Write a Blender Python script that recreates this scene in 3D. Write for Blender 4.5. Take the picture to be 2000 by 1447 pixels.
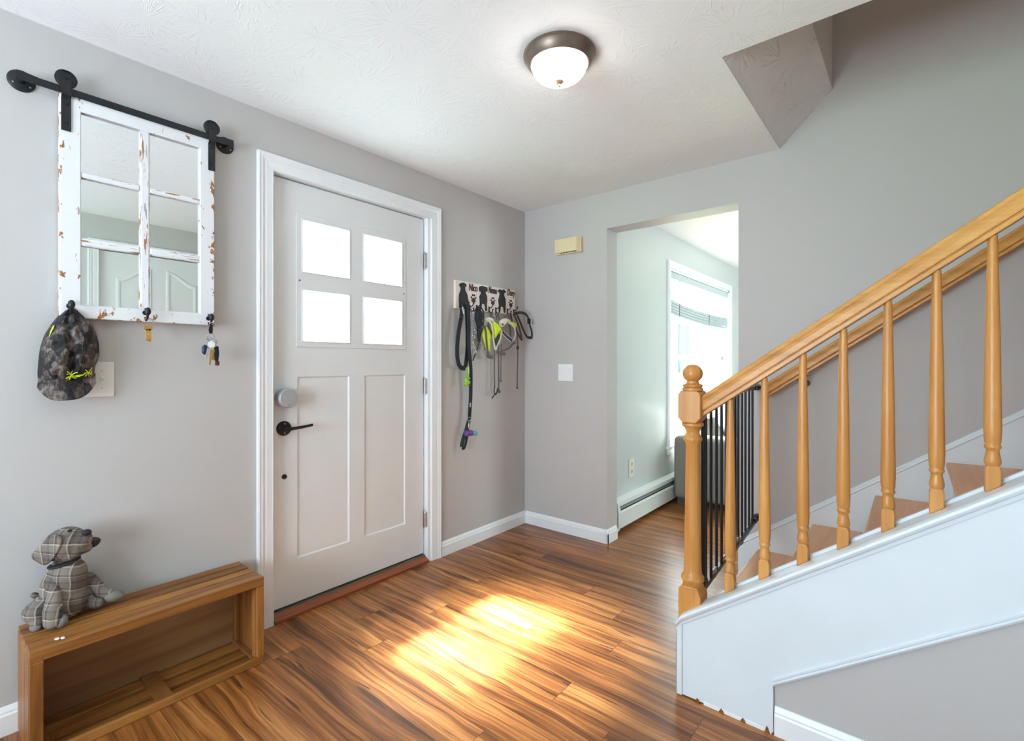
import bpy, bmesh, math, random
from mathutils import Vector, Matrix, noise

random.seed(7)
sc = bpy.context.scene
for o in list(bpy.data.objects):
    bpy.data.objects.remove(o)
COL = sc.collection

# ------------------------------------------------------------------ camera
CX, CY, CH = 2.234, -2.8796, 1.1764
YAW, FPX, U0, V0 = -0.6866, 958.065, 999.55, 710.1
cam_data = bpy.data.cameras.new('camera')
cam = bpy.data.objects.new('camera', cam_data)
COL.objects.link(cam)
cam.location = (CX, CY, CH)
cam.rotation_euler = (math.pi / 2, 0, -YAW)
cam_data.sensor_fit = 'HORIZONTAL'
cam_data.sensor_width = 36.0
cam_data.lens = 36.0 * FPX / 2000.0
cam_data.shift_x = (1000 - U0) / 2000.0
cam_data.shift_y = -(723.5 - V0) / 2000.0
cam_data.clip_start = 0.05
sc.camera = cam

# ------------------------------------------------------------------ view, world, sun, window daylight
sc.view_settings.view_transform = 'Standard'
sc.view_settings.look = 'None'
sc.view_settings.exposure = -0.13
sc.view_settings.gamma = 1.0
sc.view_settings.use_curve_mapping = False
sc.cycles.use_denoising = True
sc.cycles.max_bounces = 12
sc.cycles.diffuse_bounces = 7
sc.cycles.glossy_bounces = 5
sc.cycles.transparent_max_bounces = 12
sc.cycles.sample_clamp_indirect = 6.0
sc.cycles.caustics_reflective = False
sc.cycles.caustics_refractive = False

world = bpy.data.worlds.new('sky')
sc.world = world
world.use_nodes = True
bg = world.node_tree.nodes['Background']
bg.inputs[0].default_value = (0.88, 0.97, 1.0, 1)
bg.inputs[1].default_value = 5.0


def light(name, typ, loc, energy, color=(1, 1, 1), direction=None, **kw):
    d = bpy.data.lights.new(name, typ)
    d.energy = energy
    d.color = color
    for k, v in kw.items():
        setattr(d, k, v)
    o = bpy.data.objects.new(name, d)
    COL.objects.link(o)
    o.location = loc
    if direction is not None:
        o.rotation_euler = Vector(direction).to_track_quat('-Z', 'Y').to_euler()
    return o


SUN_DIR = (0.745, 0.095, -1.41)
light('sun', 'SUN', (-3, -1.5, 6), 290.0, (0.97, 0.98, 1.0), SUN_DIR, angle=math.radians(7.5))
# second, wider sun lamp, added to spread a soft halo round the floor patch
light('sun_halo_fill', 'SUN', (-3, -1.2, 6.3), 250.0, (0.95, 0.97, 1.0), SUN_DIR, angle=math.radians(26))
# daylight arriving at the windows (lamps hang outdoors; side and rear windows are added)
light('daylight_living_window', 'AREA', (0.28, 2.15, 1.5), 250.0, (0.84, 0.93, 1.0), (1, 0, -0.1),
      shape='RECTANGLE', size=2.4, size_y=2.0)
light('added_side_daylight', 'AREA', (5.42, 2.4, 1.5), 235.0, (0.88, 0.95, 1.0), (-1, 0, 0.1),
      shape='RECTANGLE', size=2.0, size_y=1.5)  # added fill that brightens the living room from an unseen side
light('added_rear_daylight', 'AREA', (1.25, -4.95, 1.30), 215.0, (0.76, 0.87, 1.0), (0, 1, 0.55),
      shape='RECTANGLE', size=1.8, size_y=1.5)  # added daylight from behind, tilted up to brighten the ceiling

# ------------------------------------------------------------------ geometry helpers
def wall_point(u, v, x):
    """point on the plane x = const seen at photo position (u, v)"""
    fw = Vector((math.sin(YAW), math.cos(YAW), 0)); rt = Vector((math.cos(YAW), -math.sin(YAW), 0))
    d = fw + rt * ((u - U0) / FPX) + Vector((0, 0, (V0 - v) / FPX))
    return Vector((CX, CY, CH)) + d * ((x - CX) / d.x)


BASE = {}


class MB:
    def __init__(self):
        self.v = []; self.f = []; self.s = []

    def add(self, verts, faces, smooth=False):
        n = len(self.v)
        self.v += [tuple(p) for p in verts]
        self.f += [tuple(i + n for i in f) for f in faces]
        self.s += [smooth] * len(faces)
        return self

    def box(self, x0, x1, y0, y1, z0, z1):
        x0, x1 = min(x0, x1), max(x0, x1); y0, y1 = min(y0, y1), max(y0, y1); z0, z1 = min(z0, z1), max(z0, z1)
        return self.add([(x0, y0, z0), (x1, y0, z0), (x1, y1, z0), (x0, y1, z0), (x0, y0, z1), (x1, y0, z1), (x1, y1, z1), (x0, y1, z1)],
                        [(3, 2, 1, 0), (4, 5, 6, 7), (0, 1, 5, 4), (1, 2, 6, 5), (2, 3, 7, 6), (3, 0, 4, 7)])

    def prism(self, poly, axis, a, b, smooth=False):
        """poly: 2D points; axis 'x' (poly = y,z), 'y' (poly = x,z), 'z' (poly = x,y)"""
        def P(p, t):
            return {'x': (t, p[0], p[1]), 'y': (p[0], t, p[1]), 'z': (p[0], p[1], t)}[axis]
        area = sum(poly[i][0] * poly[(i + 1) % len(poly)][1] - poly[(i + 1) % len(poly)][0] * poly[i][1] for i in range(len(poly)))
        if area < 0:
            poly = poly[::-1]
        if axis == 'y':
            poly = poly[::-1]
        a, b = min(a, b), max(a, b)
        n = len(poly)
        vs = [P(p, a) for p in poly] + [P(p, b) for p in poly]
        fs = [tuple(range(n))[::-1], tuple(range(n, 2 * n))]
        fs += [(i, (i + 1) % n, n + (i + 1) % n, n + i) for i in range(n)]
        return self.add(vs, fs, smooth)

    def sweep(self, rings, closed=False, caps=True, smooth=True):
        n = len(rings[0]); vs = [p for r in rings for p in r]; fs = []
        m = len(rings)
        for i in range(m if closed else m - 1):
            j = (i + 1) % m
            for k in range(n):
                fs.append((i * n + k, i * n + (k + 1) % n, j * n + (k + 1) % n, j * n + k))
        if caps and not closed:
            fs.append(tuple(range(n))[::-1]); fs.append(tuple((m - 1) * n + k for k in range(n)))
        return self.add(vs, fs, smooth)

    def lathe(self, prof, c=(0, 0, 0), axis='z', seg=24, caps=True):
        """prof: list of (radius, height)"""
        rings = []
        for r, h in prof:
            ring = []
            for k in range(seg):
                a = 2 * math.pi * k / seg
                p, q = r * math.cos(a), r * math.sin(a)
                ring.append({'z': (c[0] + p, c[1] + q, c[2] + h), 'x': (c[0] + h, c[1] + p, c[2] + q), 'y': (c[0] + q, c[1] + h, c[2] + p)}[axis])
            rings.append(ring)
        return self.sweep(rings, caps=caps)

    def tube(self, path, r, seg=8, closed=False):
        P = [Vector(p) for p in path]; n = len(P); rings = []
        R = r if isinstance(r, (list, tuple)) else [r] * n
        up = Vector((0.13, 0.31, 0.94))
        for i in range(n):
            a = P[i - 1] if (i > 0 or closed) else P[i]
            b = P[(i + 1) % n] if (i < n - 1 or closed) else P[i]
            t = (b - a).normalized()
            s = t.cross(up)
            if s.length < 1e-3:
                s = t.cross(Vector((1, 0, 0)))
            s.normalize(); w = s.cross(t).normalized()
            rings.append([P[i] + (s * math.cos(2 * math.pi * k / seg) + w * math.sin(2 * math.pi * k / seg)) * R[i] for k in range(seg)])
        return self.sweep(rings, closed=closed)

    def ribbon(self, path, width, thick, normal=(1, 0, 0), closed=False, lens=False):
        P = [Vector(p) for p in path]; n = len(P); N = Vector(normal).normalized(); rings = []
        W = width if isinstance(width, (list, tuple)) else [width] * n
        for i in range(n):
            a = P[i - 1] if (i > 0 or closed) else P[i]
            b = P[(i + 1) % n] if (i < n - 1 or closed) else P[i]
            t = (b - a).normalized()
            s = N.cross(t)
            if s.length < 1e-4:
                s = Vector((0, 1, 0))
            s.normalize(); nn = t.cross(s).normalized()
            h = W[i] / 2; q = thick / 2
            rings.append([P[i] + s * h + nn * q, P[i] - s * h + nn * q, P[i] - s * h - nn * q, P[i] + s * h - nn * q])
        return self.sweep(rings, closed=closed, smooth=False)

    def ell(self, c, r, rot=None, seg=20, rings=12):
        vs = []; fs = []
        M = rot.to_matrix() if rot else Matrix.Identity(3)
        C = Vector(c); rr = r if isinstance(r, (tuple, list)) else (r, r, r)
        for i in range(1, rings):
            th = math.pi * i / rings
            for k in range(seg):
                a = 2 * math.pi * k / seg
                vs.append(C + M @ Vector((rr[0] * math.sin(th) * math.cos(a), rr[1] * math.sin(th) * math.sin(a), rr[2] * math.cos(th))))
        vs.append(C + M @ Vector((0, 0, rr[2]))); vs.append(C - M @ Vector((0, 0, rr[2])))
        t = len(vs) - 2; b = t + 1
        for i in range(rings - 2):
            for k in range(seg):
                fs.append((i * seg + k, (i + 1) * seg + k, (i + 1) * seg + (k + 1) % seg, i * seg + (k + 1) % seg))
        for k in range(seg):
            fs.append((t, k, (k + 1) % seg)); fs.append((b, (rings - 2) * seg + (k + 1) % seg, (rings - 2) * seg + k))
        return self.add(vs, fs, True)

    def build(self, name, mat, parent=None, bevel=0.0, bseg=2, base=None, smooth=None, label=None, mods=()):
        if parent is not None:
            b = BASE[parent.name]
        elif base is not None:
            b = Vector(base)
        else:
            xs = [p[0] for p in self.v]; ys = [p[1] for p in self.v]; zs = [p[2] for p in self.v]
            b = Vector(((min(xs) + max(xs)) / 2, (min(ys) + max(ys)) / 2, min(zs)))
        me = bpy.data.meshes.new(name)
        me.from_pydata([tuple(Vector(p) - b) for p in self.v], [], self.f)
        me.validate()
        for i, p in enumerate(me.polygons):
            if i < len(self.s):
                p.use_smooth = self.s[i] if smooth is None else smooth
        if any(self.s) and smooth is None:
            me.set_sharp_from_angle(angle=math.radians(48))
        me.materials.append(mat)
        o = bpy.data.objects.new(name, me); COL.objects.link(o)
        if parent is not None:
            o.parent = parent
        else:
            o.location = b
        BASE[o.name] = b
        if bevel > 0:
            m = o.modifiers.new('bevel', 'BEVEL'); m.width = bevel; m.segments = bseg; m.limit_method = 'ANGLE'; m.angle_limit = math.radians(35)
        for kind, kw in mods:
            m = o.modifiers.new(kind.lower(), kind)
            for k, v in kw.items():
                setattr(m, k, v)
        if label:
            o['label'] = label
        return o


def tag(o, label=None, cat=None, group=None, kind=None):
    if label: o['label'] = label
    if cat: o['category'] = cat
    if group: o['group'] = group
    if kind: o['kind'] = kind
    return o


def thing(name, loc, label=None, cat=None, group=None, kind=None):
    o = bpy.data.objects.new(name, None); COL.objects.link(o)
    o.location = loc; o.empty_display_size = 0.05
    BASE[o.name] = Vector(loc)
    return tag(o, label, cat, group, kind)


def structure(o, label=None, cat=None):
    return tag(o, label, cat, None, 'structure')


# ------------------------------------------------------------------ material helpers
class NT:
    def __init__(self, name):
        self.m = bpy.data.materials.new(name); self.m.use_nodes = True
        self.t = self.m.node_tree; self.n = self.t.nodes; self.b = self.n['Principled BSDF']

    def node(self, typ, **kw):
        x = self.n.new(typ)
        for k, v in kw.items():
            if isinstance(k, str) and not k.startswith('i_'):
                setattr(x, k, v)
        return x

    def link(self, a, b):
        self.t.links.new(a, b)

    def setin(self, node, idx, val):
        s = node.inputs[idx]
        if hasattr(val, 'links') or isinstance(val, bpy.types.NodeSocket):
            self.link(val, s)
        else:
            s.default_value = val

    def math(self, op, a, b=0.0, c=None):
        x = self.node('ShaderNodeMath', operation=op)
        self.setin(x, 0, a); self.setin(x, 1, b)
        if c is not None: self.setin(x, 2, c)
        return x.outputs[0]

    def coord(self, kind='Object'):
        return self.node('ShaderNodeTexCoord').outputs[kind]

    def mapping(self, vec, scale=(1, 1, 1), loc=(0, 0, 0), rot=(0, 0, 0)):
        x = self.node('ShaderNodeMapping'); self.link(vec, x.inputs[0])
        x.inputs['Scale'].default_value = scale; x.inputs['Location'].default_value = loc; x.inputs['Rotation'].default_value = rot
        return x.outputs[0]

    def noise(self, vec, scale=5, detail=4, rough=0.5, dist=0.0):
        x = self.node('ShaderNodeTexNoise'); self.link(vec, x.inputs['Vector'])
        x.inputs['Scale'].default_value = scale; x.inputs['Detail'].default_value = detail
        x.inputs['Roughness'].default_value = rough; x.inputs['Distortion'].default_value = dist
        return x.outputs[0]

    def ramp(self, fac, stops, interp='LINEAR'):
        x = self.node('ShaderNodeValToRGB'); self.link(fac, x.inputs[0]); x.color_ramp.interpolation = interp
        e = x.color_ramp.elements
        while len(e) < len(stops): e.new(0.5)
        for el, (p, c) in zip(e, stops):
            el.position = p
            if not isinstance(c, (tuple, list)):
                c = (c, c, c)
            el.color = (c[0], c[1], c[2], 1)
        return x.outputs[0]

    def mix(self, fac, a, b, mode='MIX'):
        x = self.node('ShaderNodeMix', data_type='RGBA', blend_type=mode)
        self.setin(x, 0, fac)
        for i, v in ((6, a), (7, b)):
            if isinstance(v, (tuple, list)): x.inputs[i].default_value = (v[0], v[1], v[2], 1)
            else: self.link(v, x.inputs[i])
        return x.outputs[2]

    def sep(self, vec):
        x = self.node('ShaderNodeSeparateXYZ'); self.link(vec, x.inputs[0]); return x.outputs

    def comb(self, a, b, c):
        x = self.node('ShaderNodeCombineXYZ')
        for i, v in enumerate((a, b, c)): self.setin(x, i, v)
        return x.outputs[0]

    def bump(self, h, strength=0.2, dist=0.002):
        x = self.node('ShaderNodeBump'); self.link(h, x.inputs['Height'])
        x.inputs['Strength'].default_value = strength; x.inputs['Distance'].default_value = dist
        self.link(x.outputs[0], self.b.inputs['Normal'])

    def base(self, c):
        if isinstance(c, (tuple, list)): self.b.inputs['Base Color'].default_value = (c[0], c[1], c[2], 1)
        else: self.link(c, self.b.inputs['Base Color'])

    def set(self, **kw):
        for k, v in kw.items():
            self.b.inputs[k.replace('_', ' ')].default_value = v


def plain(name, c, rough=0.5, metal=0.0, var=0.06, nscale=30, bump=0.0, spec=None, coat=0.0):
    t = NT(name)
    n = t.noise(t.coord(), nscale, 3)
    t.base(t.ramp(n, [(0.3, tuple(x * (1 - var) for x in c)), (0.7, tuple(min(1, x * (1 + var)) for x in c))]))
    t.set(Roughness=rough, Metallic=metal)
    if spec is not None: t.b.inputs['Specular IOR Level'].default_value = spec
    if coat: t.b.inputs['Coat Weight'].default_value = coat
    if bump: t.bump(n, bump, 0.002)
    return t.m


def wall_paint(name, c, rough=0.55):
    t = NT(name)
    co = t.node('ShaderNodeNewGeometry').outputs['Position']
    n1 = t.noise(co, 1.3, 2); n2 = t.noise(co, 160, 3)
    t.base(t.ramp(n1, [(0.3, tuple(x * 0.985 for x in c)), (0.7, tuple(x * 1.015 for x in c))]))
    t.set(Roughness=rough); t.b.inputs['Specular IOR Level'].default_value = 0.35
    t.bump(n2, 0.10, 0.001)
    return t.m


def wood(name, dark, mid, light, axis='y', scale=1.0, rough=0.35, smudge=0.0, coat=0.0, plank=None):
    t = NT(name)
    co = t.coord()
    st = {'x': (1.2, 14, 14), 'y': (14, 1.2, 14), 'z': (14, 14, 1.2)}[axis]
    m1 = t.mapping(co, tuple(s * scale for s in st))
    n1 = t.noise(m1, 1.0, 5, 0.6, 0.7)
    m2 = t.mapping(co, tuple(s * scale * (1 if s < 2 else 5) for s in st))
    n2 = t.noise(m2, 1.2, 4, 0.65)
    f = t.math('ADD', t.math('MULTIPLY', n1, 0.72), t.math('MULTIPLY', n2, 0.28))
    c = t.ramp(f, [(0.30, dark), (0.47, mid), (0.62, light), (0.8, mid)])
    if plank:
        s = t.sep(co)[{'x': 0, 'y': 1, 'z': 2}[plank[0]]]
        w = t.node('ShaderNodeTexWhiteNoise', noise_dimensions='1D'); t.link(t.math('FLOOR', t.math('DIVIDE', s, plank[1])), w.inputs['W'])
        c = t.mix(t.math('MULTIPLY', w.outputs[0], 0.45), c, dark)
    if smudge:
        k = t.noise(t.mapping(co, tuple(s * 0.5 for s in st)), 1.6, 6, 0.75)
        c = t.mix(t.math('MULTIPLY', t.ramp(k, [(0.57, 0.0), (0.68, 1.0)]), smudge), c, (0.10, 0.055, 0.03))
    t.base(c); t.set(Roughness=rough)
    if coat: t.b.inputs['Coat Weight'].default_value = coat; t.b.inputs['Coat Roughness'].default_value = 0.2
    t.bump(n2, 0.12, 0.0015)
    return t.m


def make_floor_mat():
    t = NT('laminate_floor')
    p = t.sep(t.node('ShaderNodeNewGeometry').outputs['Position'])
    W, L = 0.126, 1.22
    yy = t.math('ADD', p[1], 1.342)
    rowf = t.math('DIVIDE', yy, W); row = t.math('FLOOR', rowf); fy = t.math('FRACT', rowf)
    wn = t.node('ShaderNodeTexWhiteNoise', noise_dimensions='1D'); t.link(t.math('ADD', row, 3.7), wn.inputs['W'])
    off = t.math('MULTIPLY', wn.outputs[0], L)
    xf = t.math('DIVIDE', t.math('ADD', p[0], off), L); colm = t.math('FLOOR', xf); fx = t.math('FRACT', xf)
    w2 = t.node('ShaderNodeTexWhiteNoise', noise_dimensions='2D'); t.link(t.comb(row, colm, 0.0), w2.inputs['Vector'])
    rid = w2.outputs[0]
    sx = t.math('ADD', p[0], t.math('MULTIPLY', rid, 37.0))
    # warped grain: broad figure, streaks, fine lines
    warp = t.noise(t.comb(t.math('MULTIPLY', sx, 2.2), t.math('MULTIPLY', p[1], 5.0), rid), 1.0, 2, 0.5)
    yw = t.math('ADD', p[1], t.math('MULTIPLY', t.math('SUBTRACT', warp, 0.5), 0.060))
    g1 = t.noise(t.comb(t.math('MULTIPLY', sx, 1.5), t.math('MULTIPLY', yw, 34.0), t.math('MULTIPLY', rid, 9.0)), 1.0, 4, 0.55, 0.35)
    g2 = t.noise(t.comb(t.math('MULTIPLY', sx, 1.7), t.math('MULTIPLY', yw, 130.0), t.math('MULTIPLY', rid, 5.0)), 1.0, 3, 0.6, 0.2)
    g3 = t.noise(t.comb(t.math('MULTIPLY', sx, 1.1), t.math('MULTIPLY', yw, 11.0), t.math('MULTIPLY', rid, 21.0)), 1.0, 2, 0.5)
    f = t.math('ADD', t.math('ADD', t.math('MULTIPLY', g1, 0.48), t.math('MULTIPLY', g2, 0.30)), t.math('MULTIPLY', g3, 0.22))
    f = t.math('ADD', f, t.math('MULTIPLY', t.math('SUBTRACT', rid, 0.5), 0.05))
    c = t.ramp(f, [(0.34, (0.042, 0.011, 0.003)), (0.42, (0.120, 0.036, 0.009)), (0.49, (0.225, 0.073, 0.018)),
                   (0.56, (0.355, 0.130, 0.036)), (0.66, (0.53, 0.235, 0.075))])
    # thin dark cracks
    k = t.noise(t.comb(t.math('MULTIPLY', sx, 2.6), t.math('MULTIPLY', yw, 62.0), t.math('MULTIPLY', rid, 77.0)), 1.0, 1, 0.4, 0.6)
    crack = t.math('MULTIPLY', t.ramp(k, [(0.285, 1.0), (0.305, 0.0)]), 0.75)
    c = t.mix(crack, c, (0.025, 0.010, 0.006))
    # joints
    ey = t.math('MINIMUM', fy, t.math('SUBTRACT', 1.0, fy)); ex = t.math('MINIMUM', fx, t.math('SUBTRACT', 1.0, fx))
    j = t.math('MAXIMUM', t.math('LESS_THAN', ey, 0.009), t.math('LESS_THAN', ex, 0.0010))
    c = t.mix(t.math('MULTIPLY', j, 0.65), c, (0.03, 0.013, 0.007))
    t.base(c)
    r = t.math('ADD', 0.24, t.math('MULTIPLY', g2, 0.14))
    t.link(r, t.b.inputs['Roughness'])
    t.b.inputs['Specular IOR Level'].default_value = 0.5
    t.bump(t.math('SUBTRACT', g2, t.math('MULTIPLY', j, 0.6)), 0.06, 0.001)
    return t.m


def make_ceiling_mat(name='stomped_ceiling_plaster', bs=0.36, bd=0.004):
    t = NT(name)
    co = t.node('ShaderNodeNewGeometry').outputs['Position']
    jig = t.noise(co, 3.0, 2)
    mp = t.mapping(co, (1, 1, 1))
    vo = t.node('ShaderNodeTexVoronoi', feature='F1'); t.link(mp, vo.inputs['Vector']); vo.inputs['Scale'].default_value = 4.2
    d = t.node('ShaderNodeVectorMath', operation='SUBTRACT'); t.link(co, d.inputs[0]); t.link(vo.outputs['Position'], d.inputs[1])
    s = t.sep(d.outputs[0])
    ang = t.math('ARCTAN2', s[1], t.math('ADD', s[0], t.math('MULTIPLY', s[2], 0.7)))
    r = vo.outputs['Distance']
    n = t.noise(t.comb(t.math('MULTIPLY', ang, 7.0), t.math('MULTIPLY', r, 2.2), t.sep(vo.outputs['Color'])[0]), 1.6, 2, 0.5, 0.4)
    streak = t.ramp(n, [(0.53, 0.0), (0.60, 1.0), (0.66, 0.25)])
    fade = t.ramp(r, [(0.10, 0.0), (0.22, 1.0), (0.75, 0.5), (1.0, 0.0)])
    sparse = t.ramp(t.noise(co, 9.0, 2), [(0.42, 0.1), (0.56, 1.0)])
    h = t.math('MULTIPLY', t.math('MULTIPLY', streak, fade), sparse)
    h = t.math('ADD', h, t.math('MULTIPLY', t.noise(co, 90, 2), 0.08))
    t.base((0.86, 0.87, 0.885)); t.set(Roughness=0.7)
    t.b.inputs['Specular IOR Level'].default_value = 0.2
    t.bump(h, bs, bd)
    return t.m


def make_distressed():
    t = NT('chipped_white_paint')
    co = t.coord()
    s = t.sep(co)   # object space: y across, z up, origin bottom centre
    hy = t.math('ABSOLUTE', s[1])
    n = t.noise(t.mapping(co, (20, 30, 22)), 1.0, 4, 0.62, 0.3)
    edge = t.ramp(hy, [(0.0, 0.0), (0.178, 0.0), (0.184, 0.07), (0.192, 0.0), (0.210, 0.0), (0.233, 0.145)])
    ez = t.ramp(t.math('ABSOLUTE', t.math('SUBTRACT', s[2], 0.379)), [(0.0, 0.0), (0.345, 0.0), (0.379, 0.115)])
    f = t.math('ADD', t.math('ADD', n, edge), ez)
    chip = t.ramp(f, [(0.685, 0.0), (0.690, 1.0)])
    fine = t.ramp(t.noise(t.mapping(co, (40, 60, 18)), 1.0, 3, 0.6), [(0.69, 0.0), (0.70, 1.0)])
    c = t.mix(chip, (0.74, 0.745, 0.76), (0.32, 0.125, 0.042))
    c = t.mix(t.math('MULTIPLY', fine, 0.7), c, (0.22, 0.13, 0.09))
    t.base(c); t.set(Roughness=0.55)
    t.bump(t.math('SUBTRACT', 1.0, chip), 0.5, 0.001)
    return t.m


def make_muntin(axis):
    t = NT('chipped_muntin_paint_' + axis)
    co = t.coord()
    sc_ = {'y': (60, 9, 90), 'z': (60, 90, 9)}[axis]
    n = t.noise(t.mapping(co, sc_), 1.0, 3, 0.55)
    chip = t.ramp(n, [(0.605, 0.0), (0.615, 1.0)])
    fine = t.ramp(t.noise(t.mapping(co, tuple(x * 2.3 for x in sc_)), 1.0, 2), [(0.625, 0.0), (0.64, 1.0)])
    c = t.mix(chip, (0.74, 0.745, 0.76), (0.34, 0.14, 0.05))
    c = t.mix(t.math('MULTIPLY', fine, 0.6), c, (0.12, 0.10, 0.10))
    t.base(c); t.set(Roughness=0.55)
    return t.m


def make_camo():
    t = NT('bark_camouflage_cloth')
    co = t.coord()
    wv = t.noise(co, 14, 3, 0.6)
    m = t.node('ShaderNodeVectorMath', operation='ADD'); t.link(co, m.inputs[0])
    k = t.node('ShaderNodeVectorMath', operation='SCALE'); t.link(t.node('ShaderNodeTexNoise').outputs[1], k.inputs[0]); k.inputs['Scale'].default_value = 0.0
    t.link(k.outputs[0], m.inputs[1])
    vo = t.node('ShaderNodeTexVoronoi', feature='F1'); t.link(t.mapping(m.outputs[0], (30, 38, 24), rot=(0.6, 0, 0)), vo.inputs['Vector']); vo.inputs['Scale'].default_value = 1.0
    patch = t.sep(vo.outputs['Color'])[0]
    n = t.noise(t.mapping(co, (150, 230, 60), rot=(0.5, 0, 0)), 1.0, 4, 0.7)
    big = t.noise(co, 22, 5, 0.65, 1.2)
    f = t.math('ADD', t.math('MULTIPLY', big, 0.58), t.math('ADD', t.math('MULTIPLY', patch, 0.17), t.math('MULTIPLY', n, 0.36)))
    c = t.ramp(f, [(0.42, (0.003, 0.003, 0.005)), (0.52, (0.016, 0.013, 0.014)), (0.58, (0.060, 0.046, 0.042)), (0.66, (0.15, 0.12, 0.11)), (0.78, (0.30, 0.27, 0.24))])
    t.base(c); t.set(Roughness=0.9); t.bump(n, 0.3, 0.001)
    return t.m


def make_plaid():
    t = NT('brown_grey_plaid_cloth')
    co = t.coord(); s = t.sep(co)
    wob = t.math('MULTIPLY', t.math('SUBTRACT', t.noise(co, 12, 2), 0.5), 0.02)

    def stripes(v, period):
        f = t.math('FRACT', t.math('DIVIDE', t.math('ADD', v, wob), period))
        return t.ramp(f, [(0.0, (0.20, 0.165, 0.14)), (0.30, (0.50, 0.46, 0.38)), (0.35, (0.035, 0.024, 0.022)), (0.42, (0.095, 0.066, 0.053)),
                          (0.62, (0.022, 0.024, 0.034)), (0.70, (0.13, 0.11, 0.095)), (0.88, (0.42, 0.38, 0.30)), (0.91, (0.060, 0.040, 0.032))], 'CONSTANT')
    a = stripes(t.math('ADD', s[2], t.math('MULTIPLY', s[1], 0.25)), 0.075); b = stripes(t.math('ADD', s[1], t.math('MULTIPLY', s[0], 0.9)), 0.085)
    c = t.mix(0.5, a, b)
    z = t.math('PINGPONG', t.math('MULTIPLY', s[1], 1.0), 0.006)
    hb = t.math('SINE', t.math('MULTIPLY', t.math('ADD', s[2], z), 1500.0))
    c = t.mix(t.math('MULTIPLY', t.ramp(hb, [(0.3, 0.0), (0.7, 1.0)]), 0.28), c, (0.36, 0.33, 0.29))
    t.base(c); t.set(Roughness=0.95); t.bump(hb, 0.15, 0.0008)
    return t.m


def make_glass(name, tint, gloss=0.08, frost=0.0):
    t = NT(name)
    out = t.n['Material Output']; t.n.remove(t.b)
    tr = t.node('ShaderNodeBsdfTransparent')
    n = t.noise(t.coord(), 6, 2)
    t.link(t.ramp(n, [(0.3, tint), (0.7, tuple(min(1, x * 1.03) for x in tint))]), tr.inputs[0])
    gl = t.node('ShaderNodeBsdfGlossy'); gl.inputs['Roughness'].default_value = 0.05
    mx = t.node('ShaderNodeMixShader'); mx.inputs[0].default_value = gloss
    src = tr.outputs[0]
    if frost:
        tl = t.node('ShaderNodeBsdfTranslucent'); tl.inputs[0].default_value = (0.93, 1.0, 0.97, 1)
        m2 = t.node('ShaderNodeMixShader'); m2.inputs[0].default_value = frost
        t.link(src, m2.inputs[1]); t.link(tl.outputs[0], m2.inputs[2]); src = m2.outputs[0]
    t.link(src, mx.inputs[1]); t.link(gl.outputs[0], mx.inputs[2]); t.link(mx.outputs[0], out.inputs[0])
    return t.m


M = {}
M['wall'] = wall_paint('greige_wall_paint', (0.485, 0.468, 0.460))
M['wall_lr'] = wall_paint('sage_wall_paint', (0.565, 0.61, 0.615), 0.35)
M['ceiling'] = make_ceiling_mat()
M['concrete'] = plain('pale_bounce_concrete', (0.62, 0.66, 0.68), 0.8, var=0.08, nscale=4)  # pale so the added porch reflects neutral light indoors
M['ceiling_slope'] = make_ceiling_mat('stomped_slope_plaster', 0.6, 0.008)
M['ceil_plain'] = wall_paint('white_ceiling_paint', (0.87, 0.88, 0.89), 0.7)
M['trim'] = plain('white_semigloss_trim', (0.80, 0.82, 0.84), 0.32, var=0.015, nscale=8)
M['door'] = plain('white_door_paint', (0.72, 0.73, 0.735), 0.38, var=0.01, nscale=6)
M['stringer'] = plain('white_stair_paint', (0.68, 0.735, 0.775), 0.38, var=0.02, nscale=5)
M['floor'] = make_floor_mat()
M['rail'] = wood('honey_maple', (0.36, 0.145, 0.026), (0.50, 0.22, 0.045), (0.60, 0.295, 0.075), 'x', 1.0, 0.42, smudge=0.75, coat=0.08)
M['post'] = wood('honey_maple_post', (0.36, 0.140, 0.024), (0.50, 0.212, 0.043), (0.60, 0.285, 0.072), 'z', 1.0, 0.42, smudge=0.2, coat=0.08)
M['tread'] = wood('tread_maple', (0.55, 0.26, 0.13), (0.66, 0.34, 0.18), (0.74, 0.42, 0.24), 'y', 1.0, 0.4)
M['crate'] = wood('mango_crate_wood', (0.070, 0.021, 0.004), (0.205, 0.073, 0.015), (0.38, 0.160, 0.038), 'y', 0.8, 0.42)
M['crate_z'] = wood('mango_crate_wood_upright', (0.070, 0.021, 0.004), (0.205, 0.073, 0.015), (0.38, 0.160, 0.038), 'z', 0.8, 0.42)
M['crate_x'] = wood('mango_crate_wood_cleat', (0.085, 0.030, 0.008), (0.20, 0.075, 0.02), (0.28, 0.115, 0.035), 'x', 0.8, 0.42)
M['crate_back'] = wood('mango_crate_back_board', (0.15, 0.065, 0.022), (0.25, 0.12, 0.047), (0.34, 0.18, 0.078), 'y', 0.5, 0.45, plank=('z', 0.12))
M['threshold'] = wood('reddish_threshold', (0.14, 0.030, 0.010), (0.23, 0.055, 0.018), (0.30, 0.08, 0.03), 'y', 1.0, 0.35)
M['iron'] = plain('black_iron', (0.012, 0.013, 0.015), 0.45, 0.3, var=0.2)
M['black_metal'] = plain('black_powder_coat', (0.010, 0.012, 0.018), 0.32, 0.2, var=0.1)
M['bronze'] = plain('oil_rubbed_bronze', (0.17, 0.125, 0.10), 0.36, 0.6, var=0.15)
M['copper'] = plain('warm_copper', (0.55, 0.36, 0.24), 0.3, 0.6, var=0.1)
M['dark_bronze'] = plain('dark_bronze_handle', (0.018, 0.015, 0.013), 0.35, 0.5, var=0.1)
M['steel'] = plain('brushed_steel', (0.50, 0.50, 0.50), 0.35, 0.9, var=0.08)
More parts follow.
